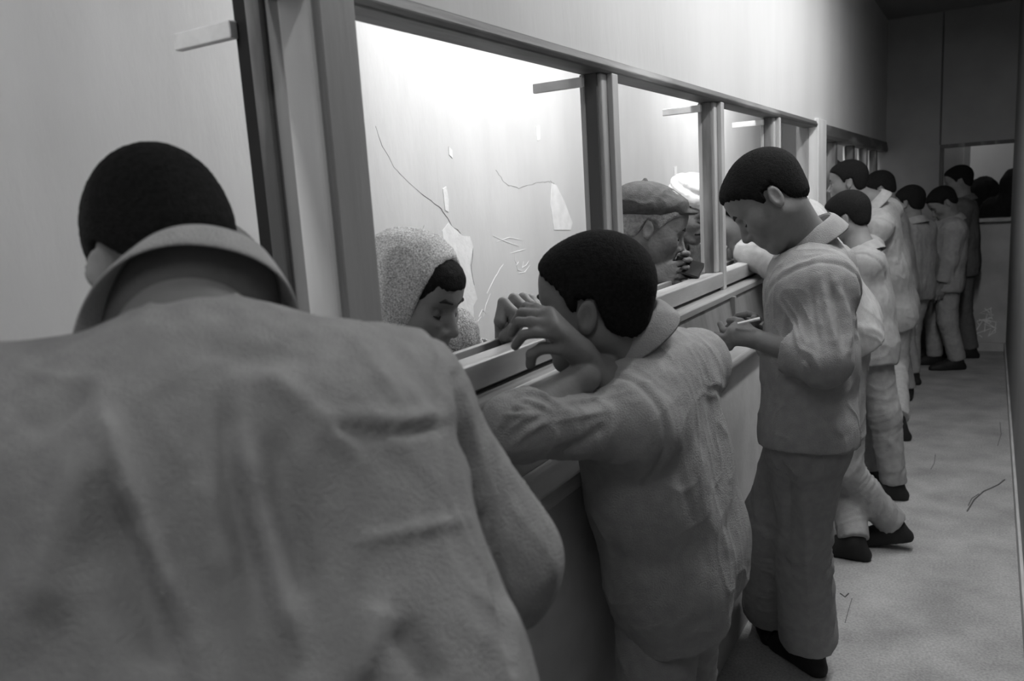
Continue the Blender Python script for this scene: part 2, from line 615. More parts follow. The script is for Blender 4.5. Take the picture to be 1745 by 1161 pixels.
def hair_mesh(h, parent, vox, mat, thick=.008, front=0.0, seed=0, rough=.0007):
    F = Field()
    s = h.s
    F.ell(h.p(0, -.012, .043), np.array((.075 + thick, .099 + thick, .087 + thick)) * s, h.R, .02 * s)
    F.ell(h.p(0, .050, .066), np.array((.055 + thick, .038 + thick, .034 + thick)) * s, h.R, .03 * s)
    F.ell(h.p(0, -.055, -.018), np.array((.048 + thick, .034 + thick, .055)) * s, h.R, .03 * s)
    def cut(X, Y, Z):
        x, y, z = h.local(X, Y, Z)
        zl = np.interp(y, HAIR_Y, np.array(HAIR_Z) + np.linspace(0, front, len(HAIR_Z)))
        wob = .0022 * np.sin(x * 160 + seed) + .0022 * np.sin(x * 410 + y * 390 + 1.3) + .0018 * np.sin(y * 720 - x * 260)
        return ((zl + wob - z) * s * .8)
    F.fn(cut, h.c - .3, h.c + .3, 'cut', .016)
    return plain_object('hair', F, vox, mat, parent, rough, 330, seed)

def brow_mesh(h, parent, vox=.002, mat=None):
    s = h.s
    for e in (-1, 1):
        F = Field()
        F.cone(h.p(e * .051, .079, .022), h.p(e * .032, .0935, .029), .0028 * s, .0045 * s, .003)
        F.cone(h.p(e * .032, .0935, .029), h.p(e * .012, .0985, .024), .0045 * s, .0035 * s, .003)
        plain_object('eyebrow', F, vox, mat or M['brow'], parent)
        G = Field()
        G.cone(h.p(e * .045, .083, -.006), h.p(e * .032, .0885, -.009), .0016 * s, .0022 * s, .002)
        G.cone(h.p(e * .032, .0885, -.009), h.p(e * .020, .085, -.007), .0022 * s, .0016 * s, .002)
        plain_object('eyelash_line', G, .0016, M['brow'], parent)

FL = [(.042, .026, .020), (.047, .030, .021), (.043, .027, .020), (.034, .020, .018)]
def hand_prims(F, w, d, n, side, curls=None, spread=0.10, thumb=(0.8, 0.35, 0.4), s=0.95):
    """w wrist, d direction of the palm, n the way the palm faces, side +1 when d x n points to the thumb"""
    d = nrm(d)
    n = nrm(np.asarray(n, float) - d * (np.asarray(n, float) @ d))
    t = np.cross(d, n) * side
    curls = curls or [(.35, .45, .3)] * 4
    P = lambda a, b, c: w + (d * a + t * b + n * c) * s
    offs = (.030, .010, -.010, -.028)
    kn = (.082, .086, .081, .073)
    F.cone(w - d * .03, P(.02, 0, 0), .026 * s, .024 * s, .012)
    for i in range(4):
        K = P(kn[i], offs[i], -.002)
        F.cone(P(.015, offs[i] * .55, 0), K, .0165 * s, .0112 * s, .012)
        ang = 0.0
        dd = nrm(d + t * spread * (offs[i] / .03))
        p = K
        rr = (.0100, .0092, .0084, .0076) if i < 3 else (.0088, .0082, .0075, .0068)
        for j in range(3):
            ang += curls[i][j]
            v = dd * math.cos(ang) + n * math.sin(ang)
            e = p + v * FL[i][j] * s
            F.cone(p, e, rr[j] * s, rr[j + 1] * s, .003)
            p = e
    F.ell(P(.035, .018, .010), np.array((.030, .020, .014)) * s, np.stack([d, t, n], 1), .012)
    a, b, c = thumb
    p0 = P(.018, .020, .006)
    v1 = nrm(d * .75 + t * a + n * b)
    p1 = p0 + v1 * .045 * s
    v2 = nrm(v1 + d * c * .8 + n * c * .3 - t * c * .4)
    p2 = p1 + v2 * .032 * s
    v3 = nrm(v2 + d * c * .5 - t * c * .3)
    p3 = p2 + v3 * .026 * s
    F.cone(p0, p1, .0160 * s, .0120 * s, .010)
    F.cone(p1, p2, .0118 * s, .0108 * s, .004)
    F.cone(p2, p3, .0108 * s, .0085 * s, .004)

def explicit_hand(F, w, H):
    """hand given joint by joint: four fingers and a thumb, each a chain of points from its knuckle to its tip"""
    fs = H['fingers']
    r0 = H.get('r', .0088)
    for i, ch in enumerate(fs):
        ch = [np.asarray(p, float) for p in ch]
        th = i == 4
        F.cone(w + (ch[0] - w) * .15, ch[0], .017 if not th else .015, .0118, .012)
        rr = [r0 * (1.12 if th else 1.0) * q for q in (1.12, 1.05, .98, .88, .85)]
        for j in range(len(ch) - 1):
            F.cone(ch[j], ch[j + 1], rr[j], rr[j + 1], .0035)

def frame_of(J):
    up = nrm(J['neck'] - J['pelvis'])
    rt = nrm(J['shR'] - J['shL'])
    rt = nrm(rt - up * (rt @ up))
    return rt, np.cross(up, rt), up

def body_mesh(parent, J, h, vox, mat, hands=('L', 'R'), female=False, arm_r=1.0, old=False, ear_out=.35, hs=.95):
    F = Field()
    head_prims(F, h, female, ear_out, old)
    up = nrm(h.c - J['neck'])
    F.cone(J['neck'], h.p(0, -.022, -.045), .058 * arm_r, .050 * arm_r, .03)
    F.cone(J['neck'], J['neck'] + (J['pelvis'] - J['neck']) * .45, .06, .08, .04)
    for S in 'LR':
        F.cone(J['neck'] + (J['pelvis'] - J['neck']) * .10, J['sh' + S], .05, .045, .04)
        if 'el' + S in J and J['el' + S] is not None:
            F.push()
            F.cone(J['sh' + S], J['el' + S], .046 * arm_r, .036 * arm_r, .02)
            F.cone(J['el' + S], J['wr' + S], .037 * arm_r, .0255 * arm_r, .02)
            if S in hands and 'hand' + S in J:
                H = J['hand' + S]
                if 'fingers' in H:
                    explicit_hand(F, J['wr' + S], H)
                else:
                    hand_prims(F, J['wr' + S], H['d'], H['n'], 1 if S == 'R' else -1, H.get('curl'), H.get('spread', .1),
                               H.get('thumb', (.8, .35, .4)), hs)
            F.pop(.004)
    return plain_object('body', F, vox, mat, parent)

def shirt_field(J, off=.018, hem=.12, flare=.0, girth=1.0, sleeve=('w', 'w'), cuff=.005, cufl=.026, shr=1.0, armo=0.0, armk=.014):
    """upper garment over the joints; sleeve end is the wrist 'w' or a fraction of the forearm"""
    F = Field()
    rt, fw, up = frame_of(J)
    N, P = J['neck'], J['pelvis']
    L = np.linalg.norm(N - P)
    g = girth
    for e in (-1, 1):
        c1 = N + (P - N) * .24 + rt * e * .085 * g
        c2 = N + (P - N) * .62 + rt * e * .078 * g
        c3 = P + rt * e * .080 * g - up * .02
        c4 = P + rt * e * (.084 + flare) * g - up * (hem + .06)
        F.cone(c1, c2, .088 * g + off, .084 * g + off, .07)
        F.cone(c2, c3, .084 * g + off, .088 * g + off, .07)
        F.cone(c3, c4, .088 * g + off, .090 * g + off + flare, .07)
        sh = J['shR'] if e > 0 else J['shL']
        F.cone(N - up * .030, sh, .040 + off * .6, (.050 + off) * shr, .05)
        F.cone(c1, sh, .066 + off, .048 + off, .05)
    F.cone(N + (P - N) * .15, P, .07 + off, .08 + off, .08)
    for S, e, sl in (('L', -1, sleeve[0]), ('R', 1, sleeve[1])):
        if J.get('el' + S) is None:
            continue
        A, B, C = J['sh' + S], J['el' + S], J['wr' + S]
        F.push()
        F.cone(A, B, (.052 + off + armo) * shr, .043 + off + armo, armk)
        if sl is None:
            F.pop(armk)
            continue
        fr = .93 if sl == 'w' else sl
        E = B + (C - B) * fr
        rE = .043 + (.034 - .043) * fr + off * .9 + armo * .7
        F.sleeve(B, E, .043 + off + armo, rE, .03)
        if cuff and fr > .3:
            u = nrm(C - B)
            F.sleeve(E - u * cufl, E + u * .001, rE + cuff, rE + cuff, .004)
        F.pop(armk)
    F.plane(P - up * hem, -up, k=.006)
    F.cone(N - up * .01 + fw * .01, J['headc'], .066, .07, .012, 's')
    return F

def trousers_field(J, off=.016, hem=1.0, wide=0.0, girth=1.0):
    F = Field()
    rt, fw, up = frame_of(J)
    P = J['pelvis']
    F.cone(P + rt * .055 + up * .04, P - rt * .055 + up * .04, .09 * girth + off * .3, .09 * girth + off * .3, .05)
    for S, e in (('L', -1), ('R', 1)):
        hp = J.get('hip' + S, P + rt * e * .075 - V(0, 0, .03))
        K, A = J['kn' + S], J['an' + S]
        F.cone(P + rt * e * .05, hp, .09 + off, .085 + off, .04)
        F.cone(hp, K, .080 * girth + off, .052 + off, .04)
        E = K + (A - K) * hem
        F.cone(K, E, .052 + off, .043 + off + wide, .03)
        u = nrm(A - K)
        F.plane(E, u, E - .12, E + .12, .004)
    return F

def shoe(parent, ank, toe, mat, s=1.0, shin=(0, 0, 1)):
    F = Field()
    t = nrm(toe)
    side = nrm(np.cross(t, (0, 0, 1)))
    upv = np.cross(side, t)
    A = ank
    heel = A - t * .035 * s - upv * .055 * s
    ball = A + t * .125 * s - upv * .058 * s
    F.cone(heel, ball, .032 * s, .036 * s, .02)
    F.cone(ball, A + t * .175 * s - upv * .062 * s, .036 * s, .028 * s, .02)
    F.cone(A + nrm(shin) * .05 * s, A - upv * .03 * s, .038 * s, .042 * s, .02)
    F.cone(A - upv * .01, A + t * .10 * s - upv * .05 * s, .040 * s, .034 * s, .03)
    F.plane(A - upv * .075 * s, -upv, k=.004)
    return plain_object('shoe', F, .006, mat, parent)

def collar(parent, N, up, back, rb=.066, h=.042, fall=.05, ro=.030, open_a=2.6, mat=None, tip=.03, fold=.012, thick=.004,
           drop=.045, sx=1.0, mat_stand=None, stand_down=.005):
    """turned-down shirt collar: stand from the neckline up to a fold line, then the leaf falling outwards"""
    up = nrm(up)
    b = nrm(np.asarray(back) - up * (np.asarray(back) @ up))
    s = np.cross(up, b)
    n = 48
    rows = []
    for i in range(n + 1):
        a = -open_a + 2 * open_a * i / n
        k = abs(a) / open_a
        e = k ** 2.2
        base = N + (b * math.cos(a) + s * math.sin(a) * sx) * rb
        out = b * math.cos(a) + s * math.sin(a) * sx
        dz = -drop * e
        top = N + out * (rb + .003) + up * (h * (1 - .35 * e) + dz)
        lf = fall + tip * max(0, (k - .6) / .4)
        rowpts = [base + up * (dz - stand_down), N + out * (rb + .001) + up * (h * .5 + dz), top,
                  N + out * (rb + fold) + up * (h * (1 - .35 * e) + dz - .002),
                  N + out * (rb + fold + ro * .5) + up * (h * (1 - .35 * e) + dz - lf * .5),
                  N + out * (rb + fold + ro) + up * (h * (1 - .35 * e) + dz - lf)]
        rows.append(rowpts)
    out_o = None
    for nm, j0, j1, mm in (('collar_stand', 0, 2, mat_stand or mat), ('collar', 2, 5, mat)):
        m = j1 - j0 + 1
        vs_ = [tuple(p) for r in rows for p in r[j0:j1 + 1]]
        fs = []
        for i in range(n):
            for j in range(m - 1):
                fs.append((i * m + j, (i + 1) * m + j, (i + 1) * m + j + 1, i * m + j + 1))
        me = bpy.data.meshes.new(nm)
        me.from_pydata(vs_, [], fs)
        for p in me.polygons:
            p.use_smooth = True
        me.update()
        o = link(nm, me, mm or M['cloth'], parent)
        md = o.modifiers.new('thickness', 'SOLIDIFY')
        md.thickness = thick
        md.offset = 0
        sd = o.modifiers.new('smooth', 'SUBSURF')
        sd.levels = 1
        sd.render_levels = 1
        out_o = o
    return out_o

def auto_pose(x, y, face, ht=1.58, lean=0.0, headpitch=0.0, headyaw=0.0, arms='down', step=0.06, hipz=None):
    """joints of a figure standing at (x, y), facing the given angle (degrees, 0 = +x, 90 = +y), leaning forward"""
    a = math.radians(face)
    f = V(math.cos(a), math.sin(a), 0)
    r = V(math.sin(a), -math.cos(a), 0)
    z = V(0, 0, 1)
    l = math.radians(lean)
    up = f * math.sin(l) + z * math.cos(l)
    fw = f * math.cos(l) - z * math.sin(l)
    hz = hipz or .50 * ht
    J = {}
    base = V(x, y, 0)
    J['pelvis'] = base - f * (.10 * math.sin(l)) + z * hz
    J['neck'] = J['pelvis'] + up * .305 * ht
    hl = l * .6 + math.radians(headpitch) * .5
    J['headc'] = J['neck'] + (f * math.sin(hl) + z * math.cos(hl)) * .092 * ht + f * .012
    hp = math.radians(headpitch) + l * .3
    hy = a + math.radians(headyaw)
    J['headf'] = V(math.cos(hy) * math.cos(hp), math.sin(hy) * math.cos(hp), -math.sin(hp))
    J['headu'] = V(math.cos(hy) * math.sin(hp), math.sin(hy) * math.sin(hp), math.cos(hp))
    for S, e in (('L', -1), ('R', 1)):
        sh = J['neck'] - up * .045 * ht + r * e * .105 * ht
        J['sh' + S] = sh
        if arms == 'down':
            el = sh - up * .155 * ht + r * e * .02 + fw * .02
            wr = el - z * .13 * ht + f * .04
            J['hand' + S] = dict(d=wr - el, n=-r * e)
        elif arms == 'front':
            el = sh - z * .155 * ht + r * e * .03 - f * .01
            wr = el + f * .12 * ht - r * e * .07 * ht + z * .03
            J['hand' + S] = dict(d=nrm(wr - el), n=-r * e)
        else:                                   # resting on the sill in front
            el = sh + fw * .08 * ht - z * .11 * ht + r * e * .04
            wr = el + f * .09 * ht - r * e * .07 * ht + z * .02
            J['hand' + S] = dict(d=nrm(wr - el), n=-z)
        J['el' + S], J['wr' + S] = el, wr
        J['hip' + S] = J['pelvis'] + r * e * .075 - z * .03
        st = step * (1 if e > 0 else -1)
        J['an' + S] = base + r * e * .085 + f * (st - .02) + z * .075
        J['kn' + S] = (J['hip' + S] + J['an' + S]) / 2 + f * .03
        J['toe' + S] = f + r * e * .15
    return J

def auto_at(head, face, lean=0.0, headpitch=0.0, headyaw=0.0, arms='down', step=0.06):
    """auto_pose scaled and shifted so that the head comes to the given place"""
    x, y, ht = head[0], head[1], 1.55
    for _ in range(12):
        J = auto_pose(x, y, face, ht, lean, headpitch, headyaw, arms, step)
        e = head - J['headc']
        x, y, ht = x + e[0], y + e[1], ht + e[2] * .9
    return J

def arms_to_sill(J, f=(-1, 0, 0), zs=1.20, reach=.20):
    """bends both arms so that the forearms rest along the sill"""
    f = nrm(f)
    r = np.cross(f, V(0, 0, 1))
    for S, e in (('L', -1), ('R', 1)):
        sh = J['sh' + S]
        J['el' + S] = sh + nrm(f * .28 + r * e * .12 - V(0, 0, .80)) * .23
        w = J['el' + S] + f * .17 - r * e * .07
        w[2] = zs + .05
        J['wr' + S] = J['el' + S] + nrm(w - J['el' + S]) * .21
        J['hand' + S] = dict(d=nrm(f * .3 - r * e), n=V(0, 0, -1), curl=[(.2, .3, .2)] * 4)
    return J

def new_person(J, label, group=None, cat='person'):
    a = (J['anL'] + J['anR']) / 2 if 'anL' in J else J['pelvis']
    e = empty('person', (a[0], a[1], 0))
    tag(e, label, cat, group)
    return e

def prisoner(J, label, group, vox=.006, cvox=.008, hs=.95, mat=None, tmat=None, hands=(), folds=(), sleeve=('w', 'w'), hem=.12,
             brows=False, legs=True, coll=True, off=.018, seed=1, wr=.004, ear_out=.35, ckw=None, skw=None, shoes=True, bend_folds=True,
             tfolds=(), hair_front=0.0, thick=.008, limb_amp=.006, girth=1.0, trouser_hem=1.0, tkw=None, shoe_s=1.0):
    root = new_person(J, label, group)
    h = Head(J['headc'], J['headf'], J.get('headu', (0, 0, 1)), hs)
    body_mesh(root, J, h, vox, M['skin'], hands, ear_out=ear_out, hs=hs)
    hair_mesh(h, root, min(vox, .006), M['hair'], thick, hair_front, seed)
    if brows:
        brow_mesh(h, root)
    mat = mat or M['cloth']
    rt, fw, up = frame_of(J)
    F = shirt_field(J, off=off, hem=hem, sleeve=sleeve, girth=girth, **(skw or {}))
    limbs = []
    for S in 'LR':
        if J.get('el' + S) is not None:
            limbs.append((J['sh' + S] + (J['el' + S] - J['sh' + S]) * .45, J['el' + S] + (J['wr' + S] - J['el' + S]) * .6, .075, limb_amp))
    seams = []
    for S in 'LR':
        if J.get('el' + S) is not None:
            ua = nrm(nrm(J['el' + S] - J['sh' + S]) + rt * (.9 if S == 'R' else -.9))
            seams.append((J['sh' + S] + ua * .012, ua, .11))
    shirt = cloth_object('shirt', F, cvox, mat, root, folds, wr, up, 20, seed, limbs, seams)
    if coll:
        kw = dict(mat=mat)
        kw.update(ckw or {})
        nd = kw.pop('up', nrm(nrm(J['headc'] - J['neck']) + up))
        N = J['neck'] + kw.pop('shift', V(0, 0, 0))
        collar(shirt, N, nd, -fw, **kw)
    if legs:
        T = trousers_field(J, hem=trouser_hem, girth=girth, **(tkw or {}))
        tl = []
        for S in 'LR':
            tl.append((J['hip' + S] * .3 + J['kn' + S] * .7, J['kn' + S] * .4 + J['an' + S] * .6, .10, limb_amp))
            tl.append((J['kn' + S] * .35 + J['an' + S] * .65, J['an' + S], .09, limb_amp * .7))
        cloth_object('trousers', T, max(cvox, .007), tmat or mat, root, tfolds, wr, (0, 0, 1), 20, seed + 9, tl)
        if shoes:
            for S in 'LR':
                shoe(root, J['an' + S], J.get('toe' + S, fw), M['shoe'], shoe_s, J['kn' + S] - J['an' + S])
    return root, h, shirt


# ------------------------------------------------------------------ the place
RX, ENDY, BACKX, NEARY = 0.925, 7.6, -0.85, -1.3
S = lambda o: tag(o, kind='structure')

floor = S(box('floor', BACKX - .1, RX + 1.2, NEARY - .1, 10.2, -.1, 0, M['floor'], bv=0))
S(box('ceiling', BACKX - .1, RX + 1.2, NEARY - .1, 10.2, CEIL, CEIL + .1, M['ceiling'], bv=0))
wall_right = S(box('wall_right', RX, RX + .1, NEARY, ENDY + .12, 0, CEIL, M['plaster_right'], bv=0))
S(box('baseboard_right', RX - .012, RX, NEARY, ENDY, 0, .07, M['plaster_low'], bv=.004))
wall_back = S(box('wall_visitor_side', BACKX - .1, BACKX, NEARY, 10.2, 0, CEIL, M['plaster_back'], bv=0))
S(box('wall_near', BACKX - .1, RX + .1, NEARY - .1, NEARY, 0, CEIL, M['plaster'], bv=0))

# end wall with its own opening
ew = on_y(1609, 253, ENDY)
eb = on_y(1700, 371, ENDY)
XL, ZT, ZB = float(ew[0]), float(ew[2]), float(eb[2])
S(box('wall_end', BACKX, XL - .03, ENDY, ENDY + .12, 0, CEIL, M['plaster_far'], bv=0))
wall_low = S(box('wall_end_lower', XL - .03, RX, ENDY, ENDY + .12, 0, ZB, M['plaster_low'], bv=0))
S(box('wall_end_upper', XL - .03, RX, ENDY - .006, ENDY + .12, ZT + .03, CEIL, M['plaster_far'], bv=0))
S(box('baseboard_end', XL - .03, RX - .012, ENDY - .05, ENDY, 0, .07, M['plaster_low'], bv=.006))
w2 = S(empty('window_2', (XL, ENDY, 0)))
box('frame_post', XL - .03, XL, ENDY - .02, ENDY + .02, ZB, ZT, M['frame'], w2)
box('frame_head', XL - .03, RX, ENDY - .02, ENDY + .02, ZT, ZT + .03, M['frame'], w2)
box('frame_sill', XL - .03, RX, ENDY - .06, ENDY + .13, ZB - .03, ZB, M['frame_light'], w2)
box('cover_strip', XL - .036, XL - .022, ENDY - .012, ENDY, ZT + .03, CEIL, M['frame'], w2, bv=.002)
S(box('wall_room_behind_side', RX + 1.1, RX + 1.2, ENDY, 10.2, 0, CEIL, M['plaster'], bv=0))
S(box('wall_room_behind_near', RX + .1, RX + 1.2, ENDY, ENDY + .12, 0, CEIL, M['plaster'], bv=0))
S(box('wall_room_behind', BACKX - .1, RX + 1.2, 10.2, 10.3, 0, CEIL, M['plaster'], bv=0))
p = on_y(1647, 300, 8.95)
S(box('trim_1', p[0] - .025, p[0] + .025, 8.9, 8.98, 0, CEIL, M['white']))
S(box('wall_behind_panel', BACKX, p[0] - .03, 8.95, 9.05, 0, CEIL, M['plaster'], bv=0))
rng = random.Random(4)
for k in range(9):                       # chalky scrapes on the lower end wall
    cx, cz = rng.uniform(XL + .30, RX - .05), rng.uniform(.12, .42)
    pts = [V(cx + rng.uniform(-.06, .06), ENDY - .001, cz + rng.uniform(-.06, .06)) for _ in range(4)]
    tube_line('scrape', pts, .004, M['chalk'], wall_low)

# partition between the two sides -------------------------------------------------
Z_SILL, Z_LEDGE, Z_SHELF, Z_HEAD = 1.178, 1.117, 0.955, 1.734
partition = S(box('wall_partition_lower', -.085, .118, NEARY, ENDY, 0, Z_SHELF - .03, M['plaster_low'], bv=0))
S(box('wall_partition_upper', -.075, 0, NEARY, ENDY, Z_HEAD + .030, CEIL, M['plaster'], bv=0))
w1 = S(empty('window_1', (0, 0, 0)))
prism_y('header_beam', [(-.05, Z_HEAD), (.014, Z_HEAD), (.020, Z_HEAD + .012), (.012, Z_HEAD + .030), (-.05, Z_HEAD + .030)],
        NEARY, 4.36, M['frame_h'], w1)
prism_y('header_beam', [(-.05, Z_HEAD - .050), (.014, Z_HEAD - .050), (.018, Z_HEAD - .03), (.008, Z_HEAD + .030), (-.05, Z_HEAD + .030)],
        4.60, ENDY, M['frame_h'], w1)
prism_y('sill_board', [(-.036, Z_SILL - .05), (.012, Z_SILL - .05), (.012, Z_SILL - .003), (.008, Z_SILL), (-.036, Z_SILL)],
        NEARY, ENDY, M['sill'], w1, .004)
prism_y('slot', [(-.084, 1.02), (-.036, 1.02), (-.036, Z_SILL - .022), (-.084, Z_SILL - .022)], NEARY, ENDY, M['dark'], w1, 0)
prism_y('back_lip', [(-.098, 1.02), (-.084, 1.02), (-.084, Z_SILL - .002), (-.098, Z_SILL - .002)], NEARY, ENDY, M['sill'], w1, .002)
prism_y('core_board', [(-.036, Z_SHELF - .03), (-.01, Z_SHELF - .03), (-.01, Z_SILL - .05), (-.036, Z_SILL - .05)], NEARY, ENDY, M['panel'], w1, 0)
prism_y('ledge_board', [(-.01, Z_LEDGE - .024), (.044, Z_LEDGE - .024), (.046, Z_LEDGE - .006), (.041, Z_LEDGE), (-.01, Z_LEDGE)],
        NEARY, ENDY, M['sill'], w1, .002)
prism_y('apron_panel', [(.0, Z_SHELF), (.060, Z_SHELF), (.036, Z_LEDGE - .024), (.0, Z_LEDGE - .024)], NEARY, ENDY, M['panel'], w1, .002)
prism_y('shelf_board', [(-.01, Z_SHELF - .03), (.145, Z_SHELF - .03), (.15, Z_SHELF - .015), (.145, Z_SHELF), (-.01, Z_SHELF)],
        NEARY, ENDY, M['sill'], w1, .005)
MULL = [(1.757, .065, M['frame'], M['frame_light']), (2.64, .065, M['frame'], M['frame_light']), (3.48, .065, M['frame'], M['frame_light'])]
for y0, wd, ma, mb in MULL:
    m_ = box('mullion', -.040, .000, y0, y0 + wd, Z_SILL, Z_HEAD, mb, w1)
    box('worn_edge', -.042, -.010, y0 - .006, y0, Z_SILL, Z_HEAD, ma, m_, bv=.002)
    box('side_bead', -.052, -.040, y0 - .010, y0 + wd, Z_SILL, Z_HEAD, M['frame_light'], m_, bv=.003)
    box('wooden_strip', -.165, -.035, y0 - .030, y0 - .018, Z_HEAD - .030, Z_HEAD - .008, M['strip'], w1, bv=.002)
    box('baffle_board', .0, .056, y0 + .01, y0 + .03, Z_SHELF, Z_LEDGE - .02, M['panel'], w1, bv=.002)
    box('front_batten', .0, .014, y0 + .03, y0 + wd, Z_LEDGE, Z_HEAD, M['frame_light'], m_, bv=.002)
for y0 in (5.02, 5.72, 6.38, 6.96):
    m_ = box('mullion', -.05, 0, y0, y0 + .07, Z_SILL, Z_HEAD - .050, M['frame'], w1)
    box('side_bead', -.062, -.05, y0 - .01, y0 + .07, Z_SILL, Z_HEAD - .050, M['frame_light'], m_, bv=.003)
# heavy post between the first two openings, with its stepped mouldings
post = S(empty('trim_2', (-.05, .88, Z_SILL)))
PT = 2.2
box('post_face', -.020, .022, .819, .893, Z_SILL, PT, M['post'], post)
box('post_core', -.128, -.020, .823, .890, Z_SILL, PT, M['post'], post)
box('pale_moulding', -.044, .012, .811, .823, Z_SILL, PT, M['post_light'], post, bv=.005)
box('inner_moulding', -.106, -.077, .811, .823, Z_SILL, PT, M['frame'], post, bv=.005)
box('back_edge', -.132, -.106, .815, .823, Z_SILL, PT, M['dark'], post, bv=.002)
box('wooden_strip', -.245, -.125, .800, .814, Z_HEAD - .036, Z_HEAD - .012, M['strip'], w1, bv=.002)
post2 = S(empty('trim_3', (-.02, 4.48, Z_SILL)))
box('post_face', -.030, .020, 4.37, 4.60, Z_SILL - .2, Z_HEAD + .045, M['post_light'], post2)
box('post_core', -.085, -.030, 4.35, 4.58, Z_SILL, Z_HEAD + .045, M['post'], post2)

# marks on the wall of the visitors' side ------------------------------------------
def on_back(pts, lift=.0):
    return [on_x(x, y, BACKX + lift) for x, y in pts]
def patch(pts):
    q = on_back(pts)
    return slab_x('bare_patch', [(a[1], a[2]) for a in q], BACKX - .004, .006, M['patch'], wall_back)
patch([(753, 394), (764, 380), (776, 392), (788, 402), (800, 403), (806, 420), (800, 452), (806, 482), (813, 510), (806, 522), (808, 560), (800, 600), (772, 600), (768, 560), (762, 470)])
patch([(754, 322), (760, 318), (764, 340), (764, 362), (758, 358)])
patch([(940, 312), (948, 316), (962, 345), (975, 380), (972, 392), (944, 392), (938, 350)])
patch([(764, 250), (770, 256), (771, 270), (765, 264)])
patch([(913, 216), (919, 214), (920, 238), (915, 240)])
patch([(1148, 285), (1153, 283), (1153, 300), (1149, 300)])
mrng = np.random.RandomState(3)
def mark(name, pts, r, mat):
    if name == 'crack':                       # jagged run, as plaster breaks
        q = [np.array(pts[0], float)]
        for a_, b_ in zip(pts[:-1], pts[1:]):
            for t_ in (.25, .5, .75, 1.0):
                q.append(np.array(a_) + (np.array(b_) - np.array(a_)) * t_ + mrng.uniform(-1.1, 1.1, 2))
        pts = q
        r = [r * .55 * mrng.uniform(.4, 1.2) for _ in q]
    tube_line(name, on_back(pts, .0003), r, mat, wall_back)
mark('crack', [(718, 330), (735, 342), (752, 356), (763, 372), (772, 388), (780, 392), (788, 402)], .0022, M['crack'])
mark('crack', [(640, 215), (652, 250), (672, 285), (690, 305), (718, 330)], .0010, M['crack'])
mark('crack', [(845, 290), (856, 306), (866, 316), (884, 321), (900, 316), (920, 310), (938, 310)], .0012, M['crack'])
mark('crack', [(938, 308), (946, 315), (953, 326)], .0024, M['crack'])
mark('crack', [(755, 400), (757, 440), (763, 500), (768, 560)], .0016, M['crack'])
mark('crack', [(800, 403), (785, 410), (776, 408)], .0014, M['crack'])
mark('crack', [(806, 420), (803, 452), (808, 486)], .0016, M['crack'])
mark('crack', [(700, 470), (708, 440), (716, 410), (722, 385)], .0008, M['crack'])
chalks = [[(870, 432), (884, 428), (896, 425)], [(876, 434), (878, 446), (883, 452)], [(884, 446), (880, 452), (882, 460), (890, 462)],
          [(892, 446), (890, 456), (897, 452), (901, 445)], [(884, 466), (894, 464), (903, 452)], [(846, 470), (852, 458), (858, 450)],
          [(830, 500), (838, 484), (846, 468)], [(824, 540), (828, 520), (836, 500)], [(818, 556), (816, 540), (822, 528), (828, 534)],
          [(840, 402), (862, 412), (884, 420)], [(846, 412), (868, 405), (892, 410)], [(816, 560), (814, 548), (820, 540)]]
for c in chalks:
    mark('scratch', c, [.0007] + [.0014] * (len(c) - 2) + [.0006], M['chalk'])
# floor cracks
def floor_mark(pts, r):
    tube_line('crack', [on_z(x, y, .0) for x, y in pts], r, M['crack'], floor)
floor_mark([(1648, 872), (1660, 852), (1676, 838), (1690, 832), (1702, 826), (1712, 818)], .0035)
floor_mark([(1650, 862), (1656, 850), (1668, 842)], .002)
floor_mark([(1432, 1012), (1440, 1018), (1446, 1012)], .003)
floor_mark([(1440, 1062), (1446, 1040), (1452, 1020)], .0012)
floor_mark([(1586, 800), (1592, 790), (1594, 775)], .0015)
floor_mark([(1700, 760), (1706, 740), (1704, 720)], .0015)

# ceiling fittings
for i, (lx, ly, ll, lw) in enumerate(LAMPS):
    t = tag(empty('ceiling_lamp', (lx, ly, CEIL)), ['fluorescent lamp on the corridor ceiling behind the camera', 'fluorescent lamp on the corridor ceiling above the standing young man',
        'fluorescent lamp on the corridor ceiling above the bent-over man', 'fluorescent lamp on the corridor ceiling above the fair-faced young man', "fluorescent lamp on the visitors' ceiling left of the heavy post",
        "fluorescent lamp on the visitors' ceiling above the woman", "fluorescent lamp on the visitors' ceiling beyond the old man",
        'added ceiling lamp that brightens the room behind the end wall'][i], 'lamp', 'fluorescent ceiling lamps')
    box('housing', lx - .06, lx + .06, ly - ll / 2 - .04, ly + ll / 2 + .04, CEIL - .06, CEIL, M['metal'], t, bv=.006)
    tube_line('tube', [V(lx, ly - ll / 2, CEIL - .085), V(lx, ly + ll / 2, CEIL - .085)], .014, M['tube'], t)
    for e in (-1, 1):
        box('tube_holder', lx - .02, lx + .02, ly + e * (ll / 2 + .015) - .012, ly + e * (ll / 2 + .015) + .012, CEIL - .105, CEIL - .06, M['metal'], t, bv=.003)

# ------------------------------------------------------------------ the people
GP = 'young men in grey uniforms along the corridor'
GV = 'visitors behind the partition'
Z = V(0, 0, 1)

